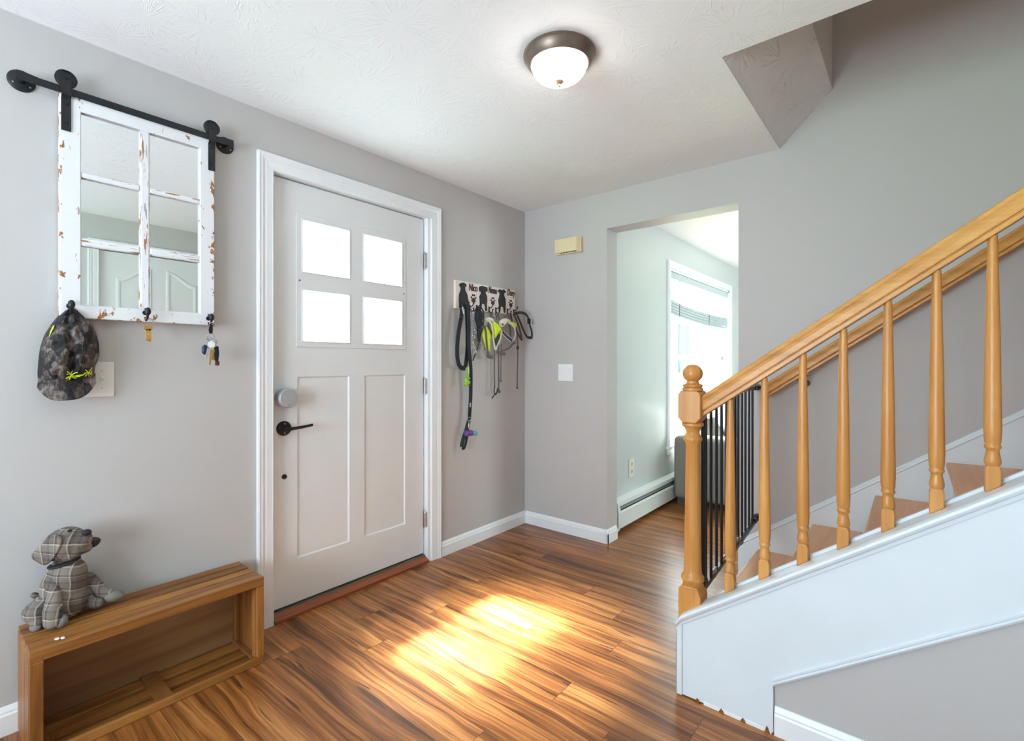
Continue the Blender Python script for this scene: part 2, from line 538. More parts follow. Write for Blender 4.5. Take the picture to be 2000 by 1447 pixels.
M['silver_plastic'] = plain('satin_silver', (0.46, 0.48, 0.51), 0.38, 0.5, var=0.03)
M['ivory'] = plain('ivory_plastic', (0.72, 0.62, 0.38), 0.4, var=0.02)
M['white_plastic'] = plain('white_plastic', (0.80, 0.80, 0.80), 0.35, var=0.01)
M['almond'] = plain('almond_plastic', (0.74, 0.73, 0.69), 0.35, var=0.01)
M['dark_slot'] = plain('dark_slot', (0.05, 0.05, 0.05), 0.6)
M['frame_white'] = make_distressed()
M['muntin_y'] = make_muntin('y')
M['muntin_z'] = make_muntin('z')
M['mirror'] = plain('silvered_mirror', (0.92, 0.955, 0.97), 0.004, 1.0, var=0.002)
M['camo'] = make_camo()
M['neon_thread'] = plain('neon_yellow_thread', (0.62, 0.78, 0.02), 0.6)
M['plaid'] = make_plaid()
M['nose'] = plain('black_felt_nose', (0.012, 0.012, 0.014), 0.75, bump=0.2)
M['suede'] = plain('dark_brown_suede', (0.060, 0.042, 0.036), 0.85, var=0.2, bump=0.2)
M['paw'] = plain('pale_grey_tweed', (0.20, 0.185, 0.165), 0.95, var=0.35, nscale=900, bump=0.3)
M['board'] = plain('pale_pine_board', (0.80, 0.70, 0.63), 0.6, var=0.04, nscale=20)
M['cutout'] = plain('black_painted_cutout', (0.012, 0.011, 0.011), 0.6)
M['brown_letter'] = plain('dark_brown_letter', (0.045, 0.020, 0.014), 0.6)
M['nylon'] = plain('black_nylon_webbing', (0.008, 0.011, 0.015), 0.7, var=0.3, nscale=500, bump=0.4)
M['nylon_green'] = plain('dark_green_webbing', (0.035, 0.045, 0.038), 0.7, var=0.3, nscale=500, bump=0.4)
M['nylon_grey'] = plain('taupe_grey_webbing', (0.115, 0.098, 0.085), 0.75, var=0.25, nscale=500, bump=0.4)
M['nylon_brown'] = plain('brown_red_webbing', (0.085, 0.040, 0.035), 0.75, var=0.25, nscale=500, bump=0.4)
M['nylon_camo'] = plain('dark_camo_webbing', (0.035, 0.030, 0.024), 0.8, var=0.7, nscale=90, bump=0.4)
M['chain'] = plain('steel_chain', (0.60, 0.60, 0.60), 0.22, 1.0)
M['neon'] = plain('neon_yellow_cloth', (0.66, 0.83, 0.015), 0.7, var=0.05, bump=0.2)
M['cream'] = plain('cream_reflective_binding', (0.66, 0.62, 0.52), 0.6, var=0.08)
M['white_binding'] = plain('silver_reflective_binding', (0.66, 0.67, 0.68), 0.5, var=0.05)
M['mesh_dark'] = plain('dark_grey_mesh_fabric', (0.045, 0.052, 0.055), 0.8, var=0.2, nscale=300)
M['lime'] = plain('lime_plastic', (0.20, 0.47, 0.012), 0.35, var=0.05)
M['purple'] = plain('purple_plastic', (0.12, 0.035, 0.25), 0.35, var=0.1)
M['teal'] = plain('teal_plastic', (0.05, 0.36, 0.44), 0.35, var=0.1)
M['brass'] = plain('brass_key_metal', (0.62, 0.36, 0.10), 0.3, 0.9)
M['navy'] = plain('navy_plastic', (0.012, 0.018, 0.06), 0.35)
M['red'] = plain('dull_red_rubber', (0.10, 0.012, 0.012), 0.6)
M['sofa'] = plain('grey_woven_upholstery', (0.20, 0.19, 0.165), 0.9, var=0.22, nscale=260, bump=0.4)
M['sofa_dark'] = plain('charcoal_pillow_cloth', (0.075, 0.075, 0.07), 0.9, var=0.3, nscale=120, bump=0.4)
M['heater'] = plain('white_heater_enamel', (0.72, 0.77, 0.77), 0.35, var=0.01)
M['vinyl'] = plain('white_vinyl_window', (0.82, 0.85, 0.86), 0.35, var=0.01)
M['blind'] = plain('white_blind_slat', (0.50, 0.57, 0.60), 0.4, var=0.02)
M['pane'] = make_glass('clear_window_glass', (0.93, 0.97, 0.97))
M['door_glass'] = make_glass('frosted_door_glass', (0.90, 0.985, 0.955), 0.04, 0.0)
M['grass'] = plain('lawn_grass', (0.12, 0.26, 0.07), 0.9, var=0.3, nscale=6)
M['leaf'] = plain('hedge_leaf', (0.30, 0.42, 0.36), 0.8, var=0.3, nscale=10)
M['siding'] = plain('pale_house_siding', (0.66, 0.71, 0.74), 0.6, var=0.05, nscale=3)
M['shingle'] = plain('grey_roof_shingle', (0.22, 0.23, 0.25), 0.8, var=0.2)
M['house_glass'] = plain('dark_house_window', (0.10, 0.14, 0.17), 0.1)

# ------------------------------------------------------------------ room shell
H = 2.30
b = MB(); b.box(-0.045, 5.2, -4.7, 5.1, -0.08, 0.0)
structure(b.build('floor', M['floor'], base=(0, 0, 0)), 'warm brown laminate plank floor', 'floor')
TOPZ = 4.9
# wall with the entry door (plane x = 0)
b = MB()
DY0, DY1, DZ = -1.872, -0.915, 2.065
b.box(-0.14, 0, -4.7, DY0, -0.08, H + .1); b.box(-0.14, 0, DY1, 0.0, -0.08, H + .1); b.box(-0.14, 0, DY0, DY1, DZ, H + .1); b.box(-0.14, -0.05, DY0, DY1, -0.08, 0.0)
structure(b.build('wall_left', M['wall'], base=(0, 0, 0)), 'greige wall holding the white entry door', 'wall')
# wall with the cased opening and the stair (plane y = 0)
b = MB(); T = 0.142
b.box(-0.14, 0.6785, 0, T, -0.08, H + .1); b.box(0.6785, 1.4872, 0, T, 2.062, TOPZ); b.box(-0.14, 0.6785, 0, T, H, TOPZ)
b.box(1.4872, 5.2, 0, T, -0.08, TOPZ)
structure(b.build('wall_back', M['wall'], base=(0, 0, 0)), 'greige wall with plain opening and stair rising along it', 'wall')
b = MB()
RY0, RY1 = -1.99, -1.22
b.box(2.585, 2.7, -4.7, RY0, 0, H + .1); b.box(2.585, 2.7, RY1, -1.157, 0, H + .1); b.box(2.585, 2.7, RY0, RY1, 2.05, H + .1); b.box(2.68, 2.76, RY0 - .05, RY1 + .05, 0, 2.1)
structure(b.build('wall_right', M['wall'], base=(2.6, -3, 0)), 'greige wall facing the entry door', 'wall')
b = MB()
b.box(-0.14, 0.55, -4.8, -4.7, -0.08, H + .1); b.box(1.95, 2.7, -4.8, -4.7, -0.08, H + .1); b.box(0.55, 1.95, -4.8, -4.7, -0.08, 0.8); b.box(0.55, 1.95, -4.8, -4.7, 2.08, H + .1)
structure(b.build('wall_front', M['wall'], base=(1, -4.75, 0)), 'greige wall with an added window behind the camera', 'wall')
# stairwell enclosure
b = MB(); b.box(2.585, 5.2, -1.157, -1.055, 0, TOPZ); b.box(1.93, 2.585, -1.12, -1.0, H + .06, TOPZ)
structure(b.build('wall_stairwell', M['wall'], base=(3.5, -1.1, 0)), 'greige wall enclosing the upper stair', 'wall')
b = MB(); b.box(5.1, 5.2, -1.1, 0.0, 0, TOPZ)
structure(b.build('wall_stair_end', M['wall'], base=(5.15, -.5, 0)), 'greige wall at the head of the stair', 'wall')
b = MB(); b.box(1.80, 5.2, -1.12, 0.05, TOPZ - .01, TOPZ + .1)
structure(b.build('ceiling_stairwell', M['ceil_plain'], base=(3, -.5, TOPZ)), 'white ceiling above the stair', 'ceiling')
# ceiling with stair opening and sloped soffit
b = MB(); b.box(-0.1, 1.69, -4.75, 0.0, H, H + .22); b.box(1.69, 2.72, -4.75, -1.0, H, H + .22)
structure(b.build('ceiling', M['ceiling'], base=(0, 0, H)), 'white stomp-textured plaster ceiling', 'ceiling')
b = MB()
b.prism([(1.688, H), (1.921, H + .233), (1.88, H + .235), (1.688, H + .05)], 'y', -1.0, 0.0)
structure(b.build('ceiling_slope', M['ceiling_slope'], base=(1.8, -.5, H)), 'sloped textured soffit at the stair opening', 'ceiling')
b = MB(); b.box(1.80, 1.923, -1.0, 0.0, H + .233, TOPZ)
structure(b.build('wall_stair_drop', M['wall'], base=(1.86, -.5, H + .23)), 'greige drop wall above the sloped soffit', 'wall')

# living room beyond
b = MB()
WY0, WY1, WZ0, WZ1 = 1.262, 3.03, 0.47, 2.005
b.box(0.48, 0.6, T, WY0, -0.08, H + .1); b.box(0.48, 0.6, WY1, 5.1, -0.08, H + .1); b.box(0.48, 0.6, WY0, WY1, -0.08, WZ0); b.box(0.48, 0.6, WY0, WY1, WZ1, H + .1)
structure(b.build('wall_living_left', M['wall_lr'], base=(.55, 1, 0)), 'sage grey living room wall with a window', 'wall')
b = MB(); b.box(0.48, 5.3, 5.0, 5.1, -0.08, H + .1)
structure(b.build('wall_living_back', M['wall_lr'], base=(3, 5.05, 0)), 'sage grey far wall of living room', 'wall')
b = MB(); b.box(5.2, 5.3, T, 1.5, -0.08, H + .1); b.box(5.2, 5.3, 3.3, 5.1, -0.08, H + .1); b.box(5.2, 5.3, 1.5, 3.3, -0.08, 0.8); b.box(5.2, 5.3, 1.5, 3.3, 2.05, H + .1)
structure(b.build('wall_living_right', M['wall_lr'], base=(5.25, 2, 0)), 'sage grey side wall of living room', 'wall')
b = MB(); b.box(0.45, 5.3, T, 5.1, H, H + .15)
structure(b.build('ceiling_living', M['ceil_plain'], base=(3, 2, H)), 'white living room ceiling', 'ceiling')

# baseboards
BPROF = [(0, 0), (0.015, 0), (0.015, 0.062), (0.011, 0.068), (0.011, 0.073), (0.006, 0.082), (0.003, 0.087), (0, 0.088)]


def baseboard_x(name, x, sgn, y0, y1):
    b = MB(); b.prism([(x + sgn * p, q) for p, q in BPROF], 'y', y0, y1)
    return structure(b.build(name, M['trim'], base=(x, (y0 + y1) / 2, 0)), 'white moulded baseboard', 'baseboard')


def baseboard_y(name, y, sgn, x0, x1):
    b = MB(); b.prism([(y + sgn * p, q) for p, q in BPROF], 'x', x0, x1)
    return structure(b.build(name, M['trim'], base=((x0 + x1) / 2, y, 0)), 'white moulded baseboard', 'baseboard')


baseboard_x('baseboard_left', 0, 1, -0.849, 0.0)
baseboard_x('baseboard_left_far', 0, 1, -4.7, -1.930)
baseboard_y('baseboard_back', 0, -1, 0.014, 0.6935)
baseboard_x('baseboard_opening', 0.6785, 1, -0.0150, 0.125)
baseboard_x('baseboard_right', 2.585, -1, -4.7, -2.065)

# ------------------------------------------------------------------ entry door
# casing + jamb
def casing(name, y0, y1, z1, x, wdt, sgn=1):
    """moulded casing, three sides, on plane x; inner opening y0..y1, top z1"""
    prof = [(0, 0.010), (0.006, 0.012), (0.012, 0.010), (0.30, 0.012), (0.55, 0.0155), (0.62, 0.0125), (0.86, 0.018), (1.0, 0.018)]
    prof = [(0.0, 0.009), (0.08, 0.0115), (0.13, 0.0108), (0.48, 0.0128), (0.53, 0.0120), (0.74, 0.0165), (0.79, 0.0155), (0.90, 0.0185), (1.0, 0.017)]
    b = MB()
    rings = []
    for (py, pz, dy, dz) in ((y0, 0.0, -1, 0), (y0, z1, -1, 1), (y1, z1, 1, 1), (y1, 0.0, 1, 0)):
        ring = []
        for f, h in prof:
            ring.append((x + sgn * h, py + dy * f * wdt, pz + dz * f * wdt))
        ring.append((x, py + dy * wdt, pz + dz * wdt)); ring.append((x, py, pz))
        rings.append(ring)
    b.sweep(rings, smooth=False)
    return b


structure(casing('x', -1.852, -0.919, 2.043, 0.0, 0.072).build('trim_1', M['trim'], base=(0, -1.39, 0)), 'white moulded casing around entry door', 'trim')
b = MB()
b.box(-0.14, 0.0, -1.872, -1.848, 0.0, 2.05); b.box(-0.14, 0.0, -0.941, -0.915, 0.0, 2.05); b.box(-0.14, 0.0, -1.872, -0.915, 2.042, 2.065)
b.box(-0.14, -0.078, -1.850, -1.835, 0.0, 2.045); b.box(-0.14, -0.078, -0.955, -0.92, 0.0, 2.045); b.box(-0.14, -0.078, -1.85, -0.92, 2.02, 2.043)
structure(b.build('trim_2', M['trim'], base=(-.05, -1.39, 0)), 'white jamb of the entry door', 'trim')
b = MB()
b.prism([(-0.055, 0.0), (0.012, 0.0), (0.012, 0.012), (-0.022, 0.030), (-0.055, 0.030)], 'y', -1.846, -0.942)
th = structure(b.build('trim_3', M['threshold'], base=(0, -1.39, 0)), 'reddish wooden threshold under entry door', 'threshold')
b = MB(); b.box(-0.14, -0.022, -1.846, -0.942, 0.0, 0.036)
structure(b.build('trim_4', plain('dull_tan_metal', (0.24, 0.20, 0.14), 0.4, 0.5), base=(-.08, -1.39, 0)), 'tan metal sill strip under entry door', 'sill')

door = thing('door_1', (-0.05, -0.945, 0.0), 'white entry door with four small panes over two tall panels', 'door', kind='structure')
XF, XB = -0.030, -0.074
yc = [-1.845, -1.73, -1.698, -1.449, -1.361, -1.113, -1.083, -0.945]
zc = [0.046, 0.254, 1.112, 1.258, 1.286, 1.529, 1.618, 1.863, 1.898, 2.036]
PY = [(-1.698, -1.449), (-1.361, -1.113)]; PZ = [(1.286, 1.529), (1.618, 1.863)]
LP = [(-1.722, -1.447), (-1.354, -1.086)]; LZ = (0.254, 1.112)


def plate_with_holes(b, y0, y1, z0, z1, holes, xa, xb):
    ys = sorted({y0, y1} | {h[0] for h in holes} | {h[1] for h in holes}); zs = sorted({z0, z1} | {h[2] for h in holes} | {h[3] for h in holes})
    ys = [y for y in ys if y0 <= y <= y1]; zs = [z for z in zs if z0 <= z <= z1]
    idx = {}; V = []; F = []

    def vi(i, j, s):
        k = (i, j, s)
        if k not in idx:
            idx[k] = len(V); V.append((xb if s else xa, ys[i], zs[j]))
        return idx[k]

    def solid(i, j):
        if i < 0 or j < 0 or i >= len(ys) - 1 or j >= len(zs) - 1: return False
        cy = (ys[i] + ys[i + 1]) / 2; cz = (zs[j] + zs[j + 1]) / 2
        return not any(h[0] < cy < h[1] and h[2] < cz < h[3] for h in holes)
    for i in range(len(ys) - 1):
        for j in range(len(zs) - 1):
            if not solid(i, j): continue
            F.append((vi(i, j, 1), vi(i + 1, j, 1), vi(i + 1, j + 1, 1), vi(i, j + 1, 1)))
            F.append((vi(i, j, 0), vi(i, j + 1, 0), vi(i + 1, j + 1, 0), vi(i + 1, j, 0)))
            if not solid(i, j - 1): F.append((vi(i, j, 0), vi(i + 1, j, 0), vi(i + 1, j, 1), vi(i, j, 1)))
            if not solid(i, j + 1): F.append((vi(i, j + 1, 1), vi(i + 1, j + 1, 1), vi(i + 1, j + 1, 0), vi(i, j + 1, 0)))
            if not solid(i - 1, j): F.append((vi(i, j, 0), vi(i, j, 1), vi(i, j + 1, 1), vi(i, j + 1, 0)))
            if not solid(i + 1, j): F.append((vi(i + 1, j, 1), vi(i + 1, j, 0), vi(i + 1, j + 1, 0), vi(i + 1, j + 1, 1)))
    b.add(V, F)


b = MB()
holes = [(p[0], p[1], q[0], q[1]) for p in PY for q in PZ]
lholes = [(p[0], p[1], LZ[0], LZ[1]) for p in LP]
plate_with_holes(b, -1.845, -0.948, 0.046, 2.036, holes + lholes, XB, XF)
slab = b.build('door_slab', M['door'], door, bevel=0.0022)
b = MB()
for (y0, y1) in LP:
    b.box(XB, XF - 0.0065, y0 - .004, y1 + .004, LZ[0] - .004, LZ[1] + .004)
    # sloping sticking round each flat panel
    o_, i_ = [(y0, LZ[0]), (y1, LZ[0]), (y1, LZ[1]), (y0, LZ[1])], [(y0 + .005, LZ[0] + .005), (y1 - .005, LZ[0] + .005), (y1 - .005, LZ[1] - .005), (y0 + .005, LZ[1] - .005)]
    V = [(XF - .0022, p[0], p[1]) for p in o_] + [(XF - .0065, p[0], p[1]) for p in i_]
    b.add(V, [(k, (k + 1) % 4, 4 + (k + 1) % 4, 4 + k) for k in range(4)])
b.build('recessed_panel', M['door'], door)
b = MB()   # raised lite frame
plate_with_holes(b, -1.730, -1.083, 1.256, 1.898, holes, XF - 0.002, XF + 0.0035)
for (y0, y1) in PY:
    for (z0, z1) in PZ:
        plate_with_holes(b, y0 - .007, y1 + .007, z0 - .007, z1 + .007, [(y0, y1, z0, z1)], XF - 0.002, XF + 0.0065)
b.build('lite_frame', M['door'], door, bevel=0.0018)
for (y0, y1) in PY:
    for (z0, z1) in PZ:
        b = MB(); b.box(XF - .026, XF - .020, y0 - .005, y1 + .005, z0 - .005, z1 + .005)
        b.build('glass_pane', M['door_glass'], door)
for z in (1.572,):
    for (u, v) in ((585, 547), (788, 574)):
        p = wall_point(u, v, XF + .004); b = MB(); b.lathe([(0.0001, 0), (0.0035, 0), (0.0035, 0.002), (0.0001, 0.002)], p, 'x', 12); b.build('frame_screw', M['dark_slot'], door)
# smart deadbolt
p = Vector((XF, -1.790, 1.018)); b = MB()
b.lathe([(0.001, 0), (0.043, 0), (0.0435, 0.006), (0.0435, 0.040)], p, 'x', 40, caps=False)
lk = b.build('deadbolt_lock', M['steel'], door, label='round satin silver deadbolt housing')
b = MB(); b.lathe([(0.0435, 0.040), (0.0425, 0.054), (0.041, 0.056), (0.001, 0.056)], p, 'x', 40, caps=False)
b.build('lock_face', M['silver_plastic'], lk)
b = MB(); b.lathe([(0.0065, 0.0561), (0.0065, 0.0572), (0.0001, 0.0572)], p + Vector((0, 0.0, -0.030)), 'x', 16); b.build('lock_button', M['steel'], lk)
# lever
p = Vector((XF, -1.789, 0.876)); b = MB()
b.lathe([(0.001, 0), (0.0345, 0), (0.0345, 0.004), (0.031, 0.010), (0.013, 0.013), (0.011, 0.030), (0.0125, 0.034), (0.0125, 0.052), (0.001, 0.053)], p, 'x', 32)
lv = b.build('lever_handle', M['dark_bronze'], door, label='dark bronze lever with round rosette')
b = MB(); b.tube([p + Vector((0.044, 0.0, 0.0)), p + Vector((0.047, 0.03, 0.001)), p + Vector((0.046, 0.075, 0.004)), p + Vector((0.042, 0.118, 0.008))], [0.009, 0.0075, 0.0068, 0.0062], 12)
b.build('lever_arm', M['dark_bronze'], lv)
for dz in (-.022, .022):
    b = MB(); b.lathe([(0.0001, 0.008), (0.0035, 0.008), (0.0035, 0.0125), (0.0001, 0.0125)], p + Vector((0, 0.0, dz)), 'x', 10); b.build('rosette_screw', M['steel'], lv)
p = Vector((XF, -1.787, 0.651)); b = MB(); b.lathe([(0.001, 0), (0.0115, 0), (0.0115, 0.004), (0.009, 0.0055), (0.001, 0.0055)], p, 'x', 20)
b.build('bore_plug', M['dark_bronze'], door, label='small round dark plug')
for z in (1.790, 1.042, 0.250):
    b = MB(); b.lathe([(0.001, -.052), (0.004, -.052), (0.004, -.046), (0.0062, -.045)] + [(0.0062, -.045 + .018 * k + q) for k in range(5) for q in (0.001, 0.017)] + [(0.004, .046), (0.004, .052), (0.001, .052)], (-0.0215, -0.944, z), 'z', 12)
    h = b.build('hinge', M['steel'], door, label='steel butt hinge')
    b = MB(); b.box(-0.060, -0.004, -0.9435, -0.9405, z - .045, z + .045)
    b.build('hinge_leaf', M['steel'], h)
b = MB(); b.box(XB, XF - .004, -1.842, -0.95, 0.037, 0.047); b.build('door_sweep', M['dark_slot'], door, label='black rubber sweep')

# ------------------------------------------------------------------ closet door seen in the mirror
d2 = thing('door_2', (2.60, -1.6, 0), 'white interior door with arched panels opposite the mirror', 'door', kind='structure')
b = MB(); b.box(2.600, 2.64, -1.985, -1.225, 0.01, 2.04); b.build('door_slab', M['door'], d2)


def arch_panel(y0, y1, za, zb, z0):
    """raised frame round a panel whose top curves from za at y0 to zb at y1"""
    n = 12; out = [(y0, z0), (y1, z0)] if y1 > y0 else [(y0, z0), (y1, z0)]
    top = []
    for k in range(n + 1):
        s = k / n; e = s * s * (3 - 2 * s); top.append((y1 + (y0 - y1) * s, zb + (za - zb) * e))
    loop = [(y0, z0), (y1, z0)] + top
    cy = (y0 + y1) / 2; cz = (z0 + max(za, zb)) / 2
    rings = []
    for (sc_, x) in ((0.0, 2.600), (0.010, 2.5945), (0.022, 2.5945), (0.034, 2.600)):
        ring = []
        for (y, z) in loop:
            ry = cy + (y - cy) * (1 - 2 * sc_ / abs(y1 - y0)); rz = z + (sc_ if z < cz else -sc_)
            ring.append((x, ry, rz))
        rings.append(ring)
    n_ = len(loop); b = MB(); vs = [p for r in rings for p in r]; fs = []
    for i in range(3):
        for k in range(n_):
            fs.append((i * n_ + k, (i + 1) * n_ + k, (i + 1) * n_ + (k + 1) % n_, i * n_ + (k + 1) % n_))
    b.add(vs, fs); return b


arch_panel(-1.886, -1.650, 1.845, 1.945, 1.02).build('arched_panel', M['door'], d2)
arch_panel(-1.557, -1.325, 1.945, 1.845, 1.02).build('arched_panel', M['door'], d2)
arch_panel(-1.886, -1.650, 0.90, 0.90, 0.20).build('lower_panel', M['door'], d2)
arch_panel(-1.557, -1.325, 0.90, 0.90, 0.20).build('lower_panel', M['door'], d2)
structure(casing('x', -1.99, -1.225, 2.05, 2.585, 0.066, -1).build('trim_5', M['trim'], base=(2.58, -1.6, 0)), 'white moulded casing round arched-panel door', 'trim')

# ------------------------------------------------------------------ windows
def make_window(idx, kind, a0, a1, z0, z1, plane, inward, label):
    """kind 'x': window in plane x=const, spans y a0..a1. kind 'y': plane y=const, spans x"""
    def bx(b, d0, d1, s0, s1, q0, q1):
        d0, d1 = plane + inward * d0, plane + inward * d1
        if kind == 'x': b.box(d0, d1, s0, s1, q0, q1)
        else: b.box(s0, s1, d0, d1, q0, q1)
    mid = (a0 + a1) / 2
    w = thing('window_%d' % idx, (plane, mid, z0) if kind == 'x' else (mid, plane, z0), label, 'window', kind='structure')
    b = MB(); c = 0.062
    for (q0, q1, s0, s1, dd) in ((z0, z1, a0 - c, a0, .018), (z0, z1, a1, a1 + c, .018), (z1, z1 + c, a0 - c, a1 + c, .018), (z0 - .075, z0 - .02, a0 - c, a1 + c, .014), (z0 - .022, z0, a0 - c - .02, a1 + c + .02, .04)):
        bx(b, 0, dd, s0, s1, q0, q1)
    for (q0, q1, s0, s1) in ((z0 + .004, z1 + .0205, a0 - c + .014, a0 - .022), (z0 + .004, z1 + .0205, a1 + .022, a1 + c - .014), (z1 + .022, z1 + c - .014, a0 - c + .014, a1 + c - .014)):
        bx(b, 0.012, .023, s0, s1, q0, q1)
    b.build('window_casing', M['trim'], w, bevel=0.002)
    b = MB()
    for (q0, q1, s0, s1) in ((z0, z1, a0, a0 + .02), (z0, z1, a1 - .02, a1), (z1 - .02, z1, a0, a1), (z0, z0 + .02, a0, a1)):
        bx(b, -.12, 0.0, s0, s1, q0, q1)
    b.build('window_jamb', M['vinyl'], w)
    zm = (z0 + z1) / 2
    for (q0, q1, dd) in ((zm - .02, z1 - .02, -.10), (z0 + .02, zm + .02, -.075)):
        b = MB(); s0, s1 = a0 + .02, a1 - .02; f = .04
        for (r0, r1, t0, t1) in ((q0, q1, s0, s0 + f), (q0, q1, s1 - f, s1), (q0, q0 + f, s0, s1), (q1 - f, q1, s0, s1)):
            bx(b, dd - .012, dd + .012, t0, t1, r0, r1)
        for k in (1, 2):
            t = s0 + (s1 - s0) * k / 3; bx(b, dd - .006, dd + .006, t - .009, t + .009, q0 + f, q1 - f)
        t = (q0 + q1) / 2; bx(b, dd - .006, dd + .006, s0 + f, s1 - f, t - .009, t + .009)
        sh_ = b.build('sash', M['vinyl'], w, bevel=0.002)
        b = MB(); bx(b, dd - .003, dd + .003, s0 + f - .01, s1 - f + .01, q0 + f - .01, q1 - f + .01)
        b.build('sash_glass', M['pane'], sh_)
    return w


make_window(1, 'x', WY0, WY1, WZ0, WZ1, 0.6, 1, 'white living room window behind grey sofa')
make_window(2, 'y', 0.55, 1.95, 0.8, 2.08, -4.7, 1, 'unseen white window added behind the camera for daylight')  # unseen window, added to let cool daylight in from behind

make_window(3, 'x', 1.5, 3.3, 0.8, 2.05, 5.2, -1, 'unseen white window added on far side to light living room')  # unseen window, added as a second light source for the living room
# raised blind on the living room window
bl = thing('window_blind', (0.575, 2.14, 1.96), 'white slatted blind pulled up high across living room window', 'blind')
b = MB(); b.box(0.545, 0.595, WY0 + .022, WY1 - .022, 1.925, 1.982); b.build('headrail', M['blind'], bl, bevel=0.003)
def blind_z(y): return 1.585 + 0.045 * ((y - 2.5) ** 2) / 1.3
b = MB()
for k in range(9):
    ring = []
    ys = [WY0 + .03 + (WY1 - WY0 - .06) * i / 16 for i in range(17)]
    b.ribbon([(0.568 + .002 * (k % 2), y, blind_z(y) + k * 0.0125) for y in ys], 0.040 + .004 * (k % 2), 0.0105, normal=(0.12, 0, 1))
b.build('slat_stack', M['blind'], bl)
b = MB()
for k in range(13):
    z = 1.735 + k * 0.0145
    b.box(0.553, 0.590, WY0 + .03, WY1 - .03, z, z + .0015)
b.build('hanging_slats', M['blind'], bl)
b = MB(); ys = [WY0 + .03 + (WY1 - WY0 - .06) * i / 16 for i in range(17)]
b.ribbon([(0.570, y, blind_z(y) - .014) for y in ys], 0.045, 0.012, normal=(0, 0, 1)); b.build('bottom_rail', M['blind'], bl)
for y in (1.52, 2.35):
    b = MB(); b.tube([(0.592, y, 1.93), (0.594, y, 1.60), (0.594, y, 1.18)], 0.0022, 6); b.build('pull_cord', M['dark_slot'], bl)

# outdoors
b = MB(); b.box(-30, -0.145, -20, 30, -0.55, -0.45)
structure(b.build('ground_outside', M['grass'], base=(-10, 0, -.5)), 'green lawn outside', 'ground')
b = MB(); b.box(-4.2, -0.145, -3.6, 0.8, -0.45, -0.12)
structure(b.build('bounce_porch', M['concrete'], base=(-2, -1.4, -.45)), 'pale concrete porch added outside the entry door to bounce sunlight indoors', 'porch')  # unseen slab, added to bounce white sunlight up to the ceiling
hd = MB()
for k in range(26):
    y = -7.5 + k * 0.42
    hd.ell((-5.2 + random.uniform(-.3, .3), y, 0.55 + random.uniform(0, .5)), (0.75, 0.55, 1.1 + random.uniform(0, .7)), seg=10, rings=7)
tag(hd.build('clipped_hedge', M['leaf'], base=(-5.2, -2, -.45)), 'leafy green hedge seen pale through the entry door panes', 'hedge', kind='stuff')
hs = thing('neighbour_house', (-5.5, 11.0, -.45), 'pale neighbouring house seen faintly through living room window', 'house')
b = MB(); b.box(-8.5, -3.5, 6.5, 14.5, -.45, 4.2); b.build('house_wall', M['siding'], hs)
b = MB(); b.prism([(-9.0, 4.2), (-3.1, 4.2), (-6.0, 6.4)], 'y', 6.2, 14.8); b.build('roof', M['shingle'], hs)
for y in (7.2, 8.8, 10.6, 12.4):
    b = MB(); b.box(-3.5, -3.46, y, y + .9, 0.9, 2.4); b.build('house_window', M['house_glass'], hs)

# ------------------------------------------------------------------ ceiling light
LX, LY = 1.238, -1.392
cl = thing('ceiling_light', (LX, LY, H), 'flush ceiling light with bronze rim and glowing frosted dome', 'ceiling light')
b = MB(); b.lathe([(0.02, 0.0), (0.128, 0.0), (0.1305, -0.004), (0.1305, -0.009), (0.126, -0.013), (0.120, -0.026), (0.112, -0.038), (0.108, -0.043), (0.103, -0.043), (0.101, -0.034), (0.02, -0.030)], (LX, LY, H), 'z', 64)
b.build('canopy', M['bronze'], cl)
t = NT('glowing_frosted_glass'); t.base((0.9, 0.88, 0.84)); t.set(Roughness=0.4)
t.b.inputs['Emission Color'].default_value = (1.0, 0.96, 0.92, 1); t.b.inputs['Emission Strength'].default_value = 23.0
b = MB(); b.lathe([(0.1005, -0.038)] + [(0.1005 * math.cos(a) ** 0.8 if a < 1.5 else 0.004, -0.038 - 0.062 * math.sin(a)) for a in [math.radians(d) for d in (8, 18, 28, 38, 48, 58, 68, 78, 86)]] + [(0.001, -0.100)], (LX, LY, H), 'z', 64, caps=False)
b.build('glass_dome', t.m, cl)
b = MB(); b.lathe([(0.001, -0.096), (0.013, -0.096), (0.017, -0.100), (0.012, -0.106), (0.005, -0.109), (0.006, -0.113), (0.004, -0.118), (0.0005, -0.120)], (LX, LY, H), 'z', 24)
b.build('finial', M['copper'], cl)
# upstairs light far above the stair
ul = thing('ceiling_light', (3.9, -0.5, TOPZ - .01), 'small ceiling light high above the upper stair', 'ceiling light')
t2 = NT('warm_upstairs_glass'); t2.base((0.9, 0.85, 0.75)); t2.b.inputs['Emission Color'].default_value = (1.0, 0.88, 0.70, 1); t2.b.inputs['Emission Strength'].default_value = 75.0
b = MB(); b.lathe([(0.15, 0.0), (0.15, -0.03), (0.12, -0.07), (0.06, -0.10), (0.001, -0.11)], (3.9, -0.5, TOPZ - .01), 'z', 32, caps=False); b.build('glass_dome', t2.m, ul)
b = MB(); b.lathe([(0.001, 0), (0.17, 0), (0.17, -0.02), (0.15, -0.02)], (3.9, -0.5, TOPZ - .01), 'z', 32); b.build('canopy', M['bronze'], ul)

